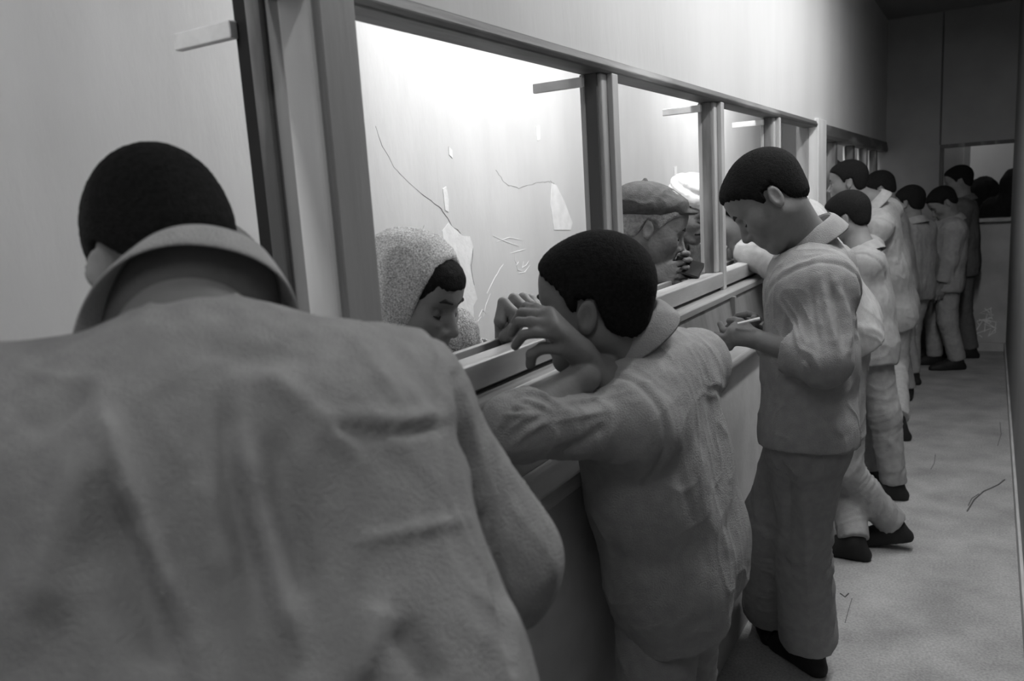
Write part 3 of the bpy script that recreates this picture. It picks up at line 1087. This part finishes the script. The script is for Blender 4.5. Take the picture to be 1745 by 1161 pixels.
# man in the foreground, back to us
f1 = nrm(V(-.88, .47, 0))
r1 = nrm(np.cross(f1, Z))
N = D(325, 592, .76)
J = dict(neck=N, headc=D(298, 447, .88), headf=nrm(f1 * .60 - Z * .80), headu=nrm(f1 * .80 + Z * .60 - r1 * .20))
J['pelvis'] = V(.40, .33, .82)
J['shR'] = D(655, 700, .83)
J['shL'] = N - r1 * .185 - Z * .065 + f1 * .02
J['elR'] = D(836, 955, .87); J['wrR'] = J['elR'] + nrm(V(-.72, .1, .60)) * .23
J['elL'] = J['shL'] + V(.11, -.09, -.19); J['wrL'] = J['elL'] + nrm(V(-.30, .30, .55)) * .23
J['handR'] = dict(d=V(-1, 0, .05), n=V(0, 0, -1)); J['handL'] = dict(d=f1, n=V(0, 0, -1))
b = J['pelvis']
for s_, e in (('L', -1), ('R', 1)):
    J['hip' + s_] = b + r1 * e * .08 - Z * .03; J['kn' + s_] = b + r1 * e * .09 - Z * .40 + f1 * .03; J['an' + s_] = V(b[0], b[1], .075) + r1 * e * .1 - f1 * .02
    J['toe' + s_] = f1
man1, h1, sh1 = prisoner(J, 'close young man seen from behind, head bowed, grey jacket with standing collar', GP, vox=.005, cvox=.006, hs=.97,
    hands=('L', 'R'), off=.030, hem=.16, coll=False, wr=.003, girth=1.12, thick=.006, ear_out=.95, limb_amp=.006, folds=[
    ([(165, 660), (200, 800), (260, 940), (330, 1100)], 22, .018), ([(160, 740), (110, 900), (60, 1080)], 40, .014), ([(205, 830), (250, 980), (310, 1161)], 40, -.014),
    ([(376, 640), (388, 760), (415, 900), (450, 1060)], 20, -.010), ([(400, 700), (435, 860), (475, 1010), (520, 1161)], 22, .013), ([(470, 700), (490, 860), (530, 1040)], 26, -.009),
    ([(545, 728), (640, 742), (770, 728)], 9, -.005), ([(560, 706), (680, 718), (770, 704)], 14, .005), ([(590, 560), (650, 640), (700, 710)], 8, .004), ([(430, 620), (520, 690), (620, 790)], 18, .007),
    ([(600, 925), (700, 905), (800, 885)], 10, .005), ([(330, 590), (450, 610), (560, 590)], 26, -.008), ([(660, 1020), (630, 1100), (600, 1180)], 26, .013), ([(20, 740), (90, 700), (160, 640)], 24, -.008),
    ([(670, 1060), (710, 1120), (750, 1180)], 28, -.010), ([(340, 800), (350, 900), (380, 1010)], 30, .006), ([(780, 640), (800, 760), (830, 880), (860, 1020), (880, 1140)], 9, -.018)])
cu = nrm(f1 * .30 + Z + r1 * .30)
collar(sh1, D(335, 528, .79), cu, -f1, rb=.058, h=.068, fall=.026, ro=.016, open_a=1.75, mat=M['cloth_b'], mat_stand=M['cloth_d'], tip=0, fold=.005, drop=.085, sx=1.32, stand_down=.04)  # dark stand carries the shade under the collar leaf in its colour

# young man leaning on the ledge, one hand up at the sill
J = dict(headc=D(1014, 522, 1.42), neck=D(1082, 606, 1.47), headf=nrm(V(-1, -.06, -.06)), headu=nrm(V(-.10, -.05, 1)))
J['shL'] = D(1076, 724, 1.36); J['shR'] = D(1180, 622, 1.64); J['elL'] = D(876, 730, 1.25); J['wrL'] = D(1004, 634, 1.36)
J['handL'] = dict(d=V(-.2, 1, .1), n=V(0, 0, -1))
J['elR'] = D(1085, 745, 1.45); J['wrR'] = D(992, 604, 1.34)
hd = lambda l: [D(x_, y_, d_) for x_, y_, d_ in l]
J['handR'] = dict(r=.0086, fingers=[hd([(951, 570, 1.29), (914, 567, 1.29), (892, 571, 1.31), (878, 590, 1.33)]), hd([(944, 556, 1.29), (906, 549, 1.30), (884, 549, 1.33), (872, 568, 1.35)]),
    hd([(940, 544, 1.30), (910, 536, 1.32), (890, 533, 1.35), (878, 548, 1.37)]), hd([(936, 534, 1.31), (912, 526, 1.34), (897, 523, 1.37), (886, 534, 1.39)]),
    hd([(955, 594, 1.30), (925, 593, 1.31), (906, 604, 1.32), (904, 622, 1.33)])])
J['pelvis'] = D(1152, 925, 1.58)
for s_, e in (('L', -1), ('R', 1)):
    b = J['pelvis']
    J['hip' + s_] = b + V(0, e * .075, -.03); J['kn' + s_] = V(b[0] - .03, b[1] + e * .09, .42); J['an' + s_] = V(b[0] + .06, b[1] + e * .10, .075); J['toe' + s_] = V(-1, 0, 0)
man2, h2, sh2 = prisoner(J, 'young man in grey shirt leaning on the ledge, raising his hand to the woman', GP, vox=.003, cvox=.004, hs=.98,
    hands=('L', 'R'), off=.016, hem=.13, sleeve=(.28, .3), skw=dict(armo=-.010, cuff=.006, cufl=.03), wr=.0025, brows=True, limb_amp=.008, folds=[
    ([(1205, 640), (1225, 760), (1222, 900)], 12, -.006), ([(1180, 560), (1215, 640), (1240, 760)], 10, .004), ([(1040, 720), (1000, 750), (930, 790)], 10, -.006),
    ([(1050, 690), (1000, 705), (950, 700)], 9, .004), ([(873, 682), (895, 669), (920, 670), (943, 683)], 4.5, .006), ([(870, 697), (892, 684), (915, 689), (940, 700)], 4.5, .006),
    ([(855, 717), (875, 696), (909, 697)], 4.5, .006), ([(846, 735), (866, 710), (915, 704)], 4.5, .006), ([(866, 735), (890, 715), (925, 706)], 5, .005), ([(872, 760), (900, 735), (935, 715)], 6, .005),
    ([(1150, 780), (1190, 900), (1210, 1000)], 10, -.003), ([(1240, 820), (1225, 900), (1250, 960)], 9, .005)],
    ckw=dict(rb=.062, h=.040, fall=.044, ro=.020, open_a=2.75, shift=V(-.005, 0, .040)))

# young man standing in profile, hands together over the shelf
J = dict(headc=D(1312, 342, 2.05), neck=D(1380, 424, 2.10), headf=nrm(V(-.74, -.20, -.68)), headu=nrm(V(-.66, -.1, .76)))
J['shL'] = D(1408, 490, 1.97); J['shR'] = D(1408, 455, 2.26); J['elL'] = D(1404, 615, 1.90); J['wrL'] = D(1294, 580, 2.04)
J['elR'] = D(1345, 590, 2.28); J['wrR'] = D(1288, 568, 2.17)
J['handL'] = dict(r=.0088, fingers=[hd([(1252, 557, 2.06), (1240, 565, 2.07), (1232, 562, 2.09), (1227, 552, 2.10)]), hd([(1248, 564, 2.05), (1237, 575, 2.06), (1227, 575, 2.08), (1218, 570, 2.10)]),
    hd([(1248, 573, 2.05), (1239, 585, 2.06), (1231, 585, 2.08), (1224, 580, 2.10)]), hd([(1251, 582, 2.05), (1243, 592, 2.06), (1236, 593, 2.08), (1230, 590, 2.10)]),
    hd([(1274, 558, 2.06), (1262, 549, 2.06), (1251, 546, 2.08), (1243, 547, 2.10)])])
J['handR'] = dict(r=.0085, fingers=[hd([(1268, 547, 2.13), (1262, 538, 2.12), (1274, 535, 2.10), (1287, 538, 2.09)]), hd([(1262, 552, 2.15), (1252, 545, 2.14), (1258, 538, 2.12), (1268, 536, 2.11)]),
    hd([(1258, 560, 2.16), (1246, 556, 2.16), (1245, 548, 2.14), (1252, 544, 2.13)]), hd([(1256, 568, 2.17), (1244, 566, 2.17), (1241, 558, 2.16), (1246, 553, 2.15)]),
    hd([(1285, 552, 2.12), (1291, 546, 2.09), (1285, 543, 2.08)])])
J['pelvis'] = D(1378, 720, 2.14)
J['hipL'] = J['pelvis'] + V(.01, -.07, -.03); J['hipR'] = J['pelvis'] + V(-.01, .07, -.03)
J['knL'] = D(1368, 910, 2.24); J['knR'] = D(1312, 880, 2.34); J['anL'] = on_z(1378, 1100, .075); J['anR'] = on_z(1311, 1050, .075)
J['toeL'] = V(-.75, .6, 0); J['toeR'] = V(-.30, .95, 0)
man3, h3, sh3 = prisoner(J, 'young man standing in profile, looking down at his joined hands, grey shirt', GP, vox=.003, cvox=.004, hs=.97,
    hands=('L', 'R'), off=.018, hem=.045, skw=dict(cuff=.008, cufl=.04), sleeve=(.46, .5), wr=.0035, brows=True, limb_amp=.010, trouser_hem=.93, tkw=dict(off=.022, wide=.02), tfolds=[([(1330, 770), (1345, 860), (1340, 960)], 9, -.010), ([(1360, 760), (1372, 900), (1380, 1050)], 10, .008), ([(1400, 760), (1385, 800), (1350, 830)], 7, -.006),
    ([(1400, 940), (1370, 965), (1345, 970)], 7, -.006), ([(1300, 800), (1285, 850), (1295, 900)], 8, .006), ([(1295, 890), (1310, 910), (1330, 905)], 6, -.006)], folds=[
    ([(1345, 520), (1365, 600), (1375, 640)], 6, .003), ([(1398, 470), (1412, 540), (1430, 610)], 6, .008), ([(1425, 480), (1445, 540), (1448, 600)], 6, .008), ([(1412, 470), (1430, 540), (1440, 590)], 5, -.007), ([(1380, 480), (1385, 540), (1400, 600)], 6, -.006),
    ([(1462, 470), (1470, 560), (1468, 700)], 8, .005), ([(1452, 500), (1458, 580), (1452, 680)], 7, -.005), ([(1360, 590), (1385, 605), (1400, 640)], 5, .004), ([(1365, 605), (1378, 625), (1385, 650)], 4, -.004), ([(1340, 530), (1330, 600)], 4, .003)],
    ckw=dict(rb=.066, h=.040, fall=.045, ro=.026, open_a=2.8, shift=V(-.005, 0, .03)))

cg = tag(empty('cigarette', D(1278, 548, 2.10)), 'white cigarette between the fingers of the young man in profile', 'cigarette')
tube_line('paper_tube', [D(1257, 552, 2.03), D(1282, 546, 2.02)], .0042, M['paper'], cg)
tube_line('filter_tip', [D(1282, 546, 2.02), D(1295, 543, 2.015)], .0043, M['white'], cg)

# leaning far over the sill behind him, arms folded on it
J = auto_pose(.36, 3.22, 180, 1.6, 42, 25, arms='sill')
J['headc'] = D(1258, 368, 3.05); J['headf'] = nrm(V(-.85, -.1, -.5)); J['headu'] = nrm(V(-.5, 0, .85))
J['neck'] = D(1345, 372, 3.02)
J['shL'] = D(1360, 410, 2.92); J['shR'] = D(1375, 372, 3.25)
J['elL'] = D(1330, 455, 2.90); J['wrL'] = D(1262, 425, 3.05); J['elR'] = D(1300, 440, 3.2); J['wrR'] = D(1250, 430, 3.1)
J['handL'] = dict(d=V(-.3, .9, .1), n=V(0, 0, -1)); J['handR'] = dict(d=V(-.3, -.9, .1), n=V(0, 0, -1))
J['pelvis'] = D(1440, 545, 3.15)
J['hipL'] = J['pelvis'] + V(0, -.07, -.03); J['hipR'] = J['pelvis'] + V(0, .07, -.03)
J['knL'] = D(1440, 800, 3.15); J['anL'] = on_z(1521, 893, .10); J['toeL'] = nrm(V(-1, -.05, -.22))
J['knR'] = D(1430, 780, 3.3); J['anR'] = on_z(1455, 920, .075); J['toeR'] = V(-1, .1, 0)
prisoner(J, 'young man bent over the sill, window-lit sleeves folded on it, one foot kicked back', GP, vox=.006, cvox=.007, mat=M['cloth_b'], tmat=M['cloth'], hem=.08, hands=('L',), seed=3)  # shirt paler than trousers: window light put into its colour

# dark cropped head beside the one kneeling on the window
J = auto_pose(.36, 3.95, 180, 1.5, 32, 20, arms='sill')
J['headc'] = D(1446, 372, 3.75); J['headf'] = nrm(V(-.95, .25, -.25)); J['headu'] = nrm(V(-.25, 0, .95))
J['neck'] = D(1468, 430, 3.72)
J['shL'] = D(1476, 452, 3.58); J['shR'] = D(1480, 425, 3.95); J['pelvis'] = D(1484, 580, 3.7)
arms_to_sill(J)
J['hipL'] = J['pelvis'] + V(0, -.07, -.03); J['hipR'] = J['pelvis'] + V(0, .07, -.03)
prisoner(J, 'young man with low cropped head between the bent-over man and the fair-faced one', GP, vox=.006, cvox=.008, seed=4, off=.013, skw=dict(shr=.85, armk=.05))

# fair face in the window light
J = auto_pose(.42, 4.9, 180, 1.62, 30, 5, arms='sill')
J['headc'] = D(1445, 312, 4.55); J['headf'] = nrm(V(-1, -.05, -.08)); J['headu'] = nrm(V(-.1, 0, 1))
J['neck'] = D(1488, 345, 4.55); J['shL'] = D(1500, 385, 4.42); J['shR'] = D(1515, 360, 4.75)
J['pelvis'] = D(1526, 520, 4.75)
arms_to_sill(J)
J['hipL'] = J['pelvis'] + V(0, -.07, -.03); J['hipR'] = J['pelvis'] + V(0, .07, -.03)
J['knL'] = D(1526, 620, 4.8); J['anL'] = on_z(1532, 728, .075); J['toeL'] = V(-1, -.15, 0); J['knR'] = D(1508, 620, 4.95); J['anR'] = on_z(1504, 720, .075); J['toeR'] = V(-.5, .85, 0)
prisoner(J, 'young man leaning into the opening, his fair face lit from the window', GP, vox=.006, cvox=.008, brows=True, seed=5, hands=('L',), hem=.10, off=.014, skw=dict(shr=.85, armk=.05), mat=M['cloth_b'], tmat=M['cloth_b'])

# behind him
J = auto_at(D(1500, 325, 5.25), 180, 8, 25, arms='down'); J['toeL'] = J['toeR'] = V(-.3, .95, 0)
prisoner(J, 'dark-haired young man, only his head showing above the leaning back', GP, vox=.007, cvox=.01, seed=6, off=.013, skw=dict(shr=.85, armk=.05))
J = auto_at(D(1551, 347, 5.62), 150, 0, 8, arms='front')
prisoner(J, 'small young man in grey by the window, left of the one with bowed head', GP, vox=.007, cvox=.01, seed=7, off=.013, skw=dict(shr=.85, armk=.05))
J = auto_at(D(1608, 347, 5.95), 195, -4, 38, arms='down')
prisoner(J, 'young man standing with bowed head and hanging arms, facing left before the end wall', GP, vox=.006, cvox=.008, seed=8, hands=('L', 'R'), hem=.10, brows=True)
J = auto_at(D(1634, 310, 6.3), 180, 2, 12, arms='down')
prisoner(J, 'taller man in dark clothes standing behind the one with bowed head', GP, vox=.007, cvox=.01, seed=9, mat=M['cloth_d'], tmat=M['cloth_d'])

# ------------------------------------------------------------------ the visitors
def coat_legs(root, J, mat, vox=.012):
    F = Field()
    rt, fw, up = frame_of(J)
    P = J['pelvis']
    for e in (-1, 1):
        F.cone(P + rt * e * .07, V(P[0], P[1], .30) + rt * e * .09, .12, .12, .08)
        F.cone(V(P[0], P[1], .30) + rt * e * .08, V(P[0], P[1], .06) + rt * e * .08, .07, .06, .03)
    plain_object('skirt', F, vox, mat, root)

def visitor(J, label, vox, mat, hands=(), skin=None, hs=.95, cvox=.008, brows=True, hair=M['hair'], coll=True, seed=20, sleeve=('w', 'w'), off=.02, ears=.35):
    root = new_person(J, label, GV)
    h = Head(J['headc'], J['headf'], J.get('headu', (0, 0, 1)), hs)
    body_mesh(root, J, h, vox, skin or M['skin'], hands, hs=hs, ear_out=ears)
    if hair is not None:
        hair_mesh(h, root, max(vox, .004), hair, .006, 0, seed)
    if brows:
        brow_mesh(h, root)
    rt, fw, up = frame_of(J)
    limbs = [(J['sh' + k], J['wr' + k], .08, .006) for k in 'LR' if J.get('el' + k) is not None]
    F = shirt_field(J, off=off, hem=.2, sleeve=sleeve)
    co = cloth_object('coat', F, cvox, mat, root, (), .004, up, 18, seed, limbs)
    if coll:
        collar(co, J['neck'] + V(0, 0, .03), nrm(nrm(J['headc'] - J['neck']) + up), -fw, rb=.07, mat=mat)
    coat_legs(root, J, mat)
    return root, h, co

# woman in a headscarf, bent down to the sill
J = auto_pose(-.48, 1.30, 0, 1.55, 38, 30, arms='down')
J['headc'] = on_x(704, 510, -.12); J['headf'] = nrm(V(.95, .04, -.32)); J['headu'] = nrm(V(.36, .10, .9))
J['neck'] = J['headc'] + V(-.11, .04, -.10); J['shL'] = J['neck'] + V(.02, .16, -.02); J['shR'] = J['neck'] + V(-.04, -.16, -.05)
J['pelvis'] = J['neck'] + V(-.30, .02, -.40)
J['wrR'] = on_x(858, 594, -.165); J['elR'] = J['wrR'] + V(-.14, -.08, -.16)
hw_ = 1.60
J['handR'] = dict(r=.0112, fingers=[hd([(852, 548, hw_), (858, 516, hw_ + .01), (874, 532, hw_), (875, 552, hw_)]), hd([(862, 545, hw_ + .03), (876, 509, hw_ + .04), (890, 522, hw_ + .03), (890, 546, hw_ + .03)]),
    hd([(872, 545, hw_ + .06), (892, 508, hw_ + .07), (903, 519, hw_ + .06), (902, 542, hw_ + .06)]), hd([(880, 548, hw_ + .08), (904, 510, hw_ + .10), (912, 522, hw_ + .09), (908, 542, hw_ + .08)]),
    hd([(862, 574, hw_), (874, 562, hw_ - .01), (884, 552, hw_ - .01)])])
J['elL'] = J['shL'] + V(-.06, .05, -.24); J['wrL'] = J['elL'] + V(.02, -.1, -.14); J['handL'] = dict(d=V(1, .3, 0), n=V(0, 0, -1))
wo, hw, co = visitor(J, 'woman in a speckled headscarf bent down to the sill, her fist raised', .0038, M['tweed'], ('R',), hs=.88, cvox=.006, hair=None, coll=False, ears=.0)
F = Field(); s = hw.s
F.ell(hw.p(0, -.016, .040), np.array((.085, .106, .095)) * s, hw.R, .02)
F.ell(hw.p(0, .045, .060), np.array((.064, .054, .040)) * s, hw.R, .02)
F.ell(hw.p(0, .120, -.034), np.array((.067, .112, .078)) * s, hw.R, .012, 's')
F.ell(hw.p(0, .125, -.09), np.array((.064, .112, .09)) * s, hw.R, .012, 's')
plain_object('hair', F, .004, M['hair'], wo, .0012, 120)
F = Field()
F.ell(hw.p(0, -.022, .036), np.array((.096, .118, .110)) * s, hw.R, .02)
F.cone(hw.p(0, -.045, -.02), hw.p(0, -.05, -.16), .100 * s, .085 * s, .05)
F.cone(hw.p(0, -.05, -.14), J['neck'] + V(-.02, 0, -.05), .085, .11, .05)
F.cone(hw.p(0, .02, -.165), hw.p(0, .06, -.25), .035, .05, .05)
F.ell(hw.p(0, .142, -.002), np.array((.088, .140, .126)) * s, hw.R, .010, 's')
cloth_object('headscarf', F, .005, M['scarf'], wo, (), .004, nrm(hw.R[:, 2]), 22, 31)

# old man in a flat cap looking down at the black case in his hands
J = auto_pose(-.50, 2.60, 0, 1.6, 30, 30, arms='down')
J['headc'] = on_x(1112, 388, -.15); J['headf'] = nrm(V(.80, .36, -.36)); J['headu'] = nrm(V(.36, .1, .90))
J['neck'] = J['headc'] + V(-.13, 0, -.13); J['shL'] = J['neck'] + V(-.02, .18, -.05); J['shR'] = J['neck'] + V(-.02, -.18, -.05); J['pelvis'] = J['neck'] + V(-.25, .02, -.42)
case_c = on_x(1172, 458, -.05)
J['wrL'] = case_c + V(-.11, .06, .0); J['elL'] = J['wrL'] + V(-.18, .08, -.10); J['wrR'] = case_c + V(-.11, -.08, -.012); J['elR'] = J['wrR'] + V(-.16, -.10, -.10)
J['handL'] = dict(d=V(.9, -.2, .1), n=V(.1, -1, .1), curl=[(.6, .6, .4)] * 4); J['handR'] = dict(d=V(.9, .45, .0), n=V(.1, 1, -.1), curl=[(.5, .6, .4)] * 4, thumb=(.5, .6, .5))
om, ho, co = visitor(J, 'old man in a flat felt cap bent over a black case at the sill', .005, M['coat'], ('L', 'R'), skin=M['skin_old'], hs=1.0, hair=M['hair_grey'], seed=22)
F = Field(); s = ho.s
ho_face = ho
ho = Head(ho.p(0, 0, -.012), ho.R[:, 1] + ho.R[:, 2] * .30, ho.R[:, 2], ho.s)
F.ell(ho.p(0, -.012, .084), np.array((.098, .124, .050)) * s, ho.R, .02)
F.ell(ho.p(0, -.030, .108), np.array((.080, .092, .050)) * s, ho.R, .03)
F.cone(ho.p(-.045, .080, .076), ho.p(.045, .080, .076), .016 * s, .016 * s, .03)
F.ell(ho.p(0, .098, .066), np.array((.064, .046, .010)) * s, ho.R, .012)
F.ell(ho.p(0, -.03, .160), np.array((.008, .008, .008)) * s, ho.R, .004)
F.fn(lambda X, Y, Zz: (.050 - ho.local(X, Y, Zz)[2]) * s, ho.c - .3, ho.c + .3, 'cut', .008)
cloth_object('flat_cap', F, .004, M['cap'], om, (), .003, ho.R[:, 1], 20, 33)
# the case
cs = tag(empty('case', case_c), 'small black leather case held in the old man\'s hands', 'case')
cz_ = nrm(nrm(CAM - case_c) * .75 + V(0, 0, .55)); cx_ = nrm(np.cross(np.cross(cz_, RGT - UPV * .55), cz_)); R_ = np.stack([cx_, np.cross(cz_, cx_), cz_], 1)
def obox(name, c, R3, hx, hy, hz, mat, parent, bv=.004):
    o = box(name, -hx, hx, -hy, hy, -hz, hz, mat, None, bv)
    mw = Matrix([[*R3[i], c[i]] for i in range(3)] + [[0, 0, 0, 1]])
    o.data.transform(mw)
    o.parent = parent; o.matrix_parent_inverse = parent_world(parent).inverted()
    return o
obox('case_body', case_c, R_, .045, .030, .010, M['leather'], cs)
obox('case_flap', case_c + R_[:, 2] * .012, R_, .045, .028, .002, M['leather'], cs, .001)
obox('clasp', case_c + R_[:, 2] * .015 - R_[:, 0] * .030, R_, .006, .006, .002, M['metal'], cs, .001)

# man in a white turban behind the old man
J = auto_pose(-.50, 3.2, 0, 1.6, 22, 20, arms='down')
J['headc'] = on_x(1178, 362, -.34); J['headf'] = nrm(V(.75, -.35, -.40)); J['headu'] = nrm(V(.3, -.1, .9))
J['neck'] = J['headc'] + V(-.10, .02, -.14); J['shL'] = J['neck'] + V(0, .18, -.05); J['shR'] = J['neck'] + V(0, -.18, -.05); J['pelvis'] = J['neck'] + V(-.12, .02, -.45)
J['elL'] = J['shL'] + V(.06, .05, -.24); J['wrL'] = J['elL'] + V(.10, -.05, .02); J['elR'] = J['shR'] + V(.0, -.05, -.24); J['wrR'] = J['elR'] + V(.10, .05, .02)
J['handL'] = dict(d=V(1, 0, .1), n=V(0, 0, -1)); J['handR'] = dict(d=V(1, 0, .1), n=V(0, 0, -1))
tm, ht_, co = visitor(J, 'moustached man in a white turban behind the man in the cap', .005, M['coat'], ('L', 'R'), skin=M['skin_old'], hs=1.0, hair=M['hair'], seed=24)
F = Field(); s = ht_.s
F.ell(ht_.p(0, -.01, .085), np.array((.098, .116, .060)) * s, ht_.R, .02)
for k in range(5):
    zz, rr, tl = .060 + k * .020, (.100, .108, .106, .094, .074)[k], (.1, -.12, .15, -.1, .2)[k]
    for i in range(18):
        a0, a1 = 2 * math.pi * i / 18, 2 * math.pi * (i + 1) / 18
        q = lambda a_: ht_.p(rr * .88 * math.cos(a_), -.010 + rr * 1.04 * math.sin(a_), zz + tl * .07 * math.cos(a_ + k))
        F.cone(q(a0), q(a1), .017 * s, .017 * s, .004)
cloth_object('turban', F, .005, M['white'], tm, (), .003, ht_.R[:, 0], 30, 35)
F = Field()
for e in (-1, 1):
    F.cone(ht_.p(0, .104, -.052), ht_.p(e * .032, .088, -.064), .008 * s, .004 * s, .004)
plain_object('moustache', F, .003, M['hair'], tm)

# two women in black cloaks beyond the end opening, and a dark-clad visitor past the second post
def cloaked(pos, ht, face, label):
    J = auto_pose(pos[0], pos[1], face, ht, 4, 10, arms='front')
    root = new_person(J, label, GV)
    h = Head(J['headc'], J['headf'], J['headu'], .95)
    body_mesh(root, J, h, .008, M['skin'], (), ear_out=0)
    F = Field(); s = h.s
    F.ell(h.p(0, -.03, .035), np.array((.115, .130, .118)) * s, h.R, .02)
    F.cone(h.p(0, -.04, 0), J['neck'], .12 * s, .14, .08)
    F.ell(h.p(0, .13, -.01), np.array((.075, .11, .10)) * s, h.R, .01, 's')
    for e, S_ in ((-1, 'L'), (1, 'R')):
        F.cone(J['neck'] - V(0, 0, .03), J['sh' + S_], .09, .085, .06)
        F.cone(J['sh' + S_], J['el' + S_], .085, .085, .06)
        F.cone(J['el' + S_], J['wr' + S_], .08, .06, .06)
        F.cone(J['sh' + S_], V(J['an' + S_][0], J['an' + S_][1], .03), .10, .15, .10)
    F.plane((0, 0, .02), (0, 0, -1))
    cloth_object('cloak', F, .010, M['black'], root, (), .010, (0, 0, 1), 12, 41)
q1, q2 = on_y(1668, 322, 8.62), on_y(1722, 318, 8.05)
cloaked(V(q1[0] + .03, 8.62, 0), q1[2] + .10, 80, 'person in a black cloak beyond the end window, left of the other cloaked one')
cloaked(V(q2[0] + .04, 8.05, 0), q2[2] + .15, 75, 'person in a black cloak beyond the end window, close to the right wall')
hd_ = on_x(1412, 300, -.24)
J = auto_at(hd_, 0, 12, 15, arms='front')
visitor(J, 'dark-clad visitor half hidden by the pale second post', .007, M['coat'], (), skin=M['skin_old'], cvox=.010, brows=False, seed=44)
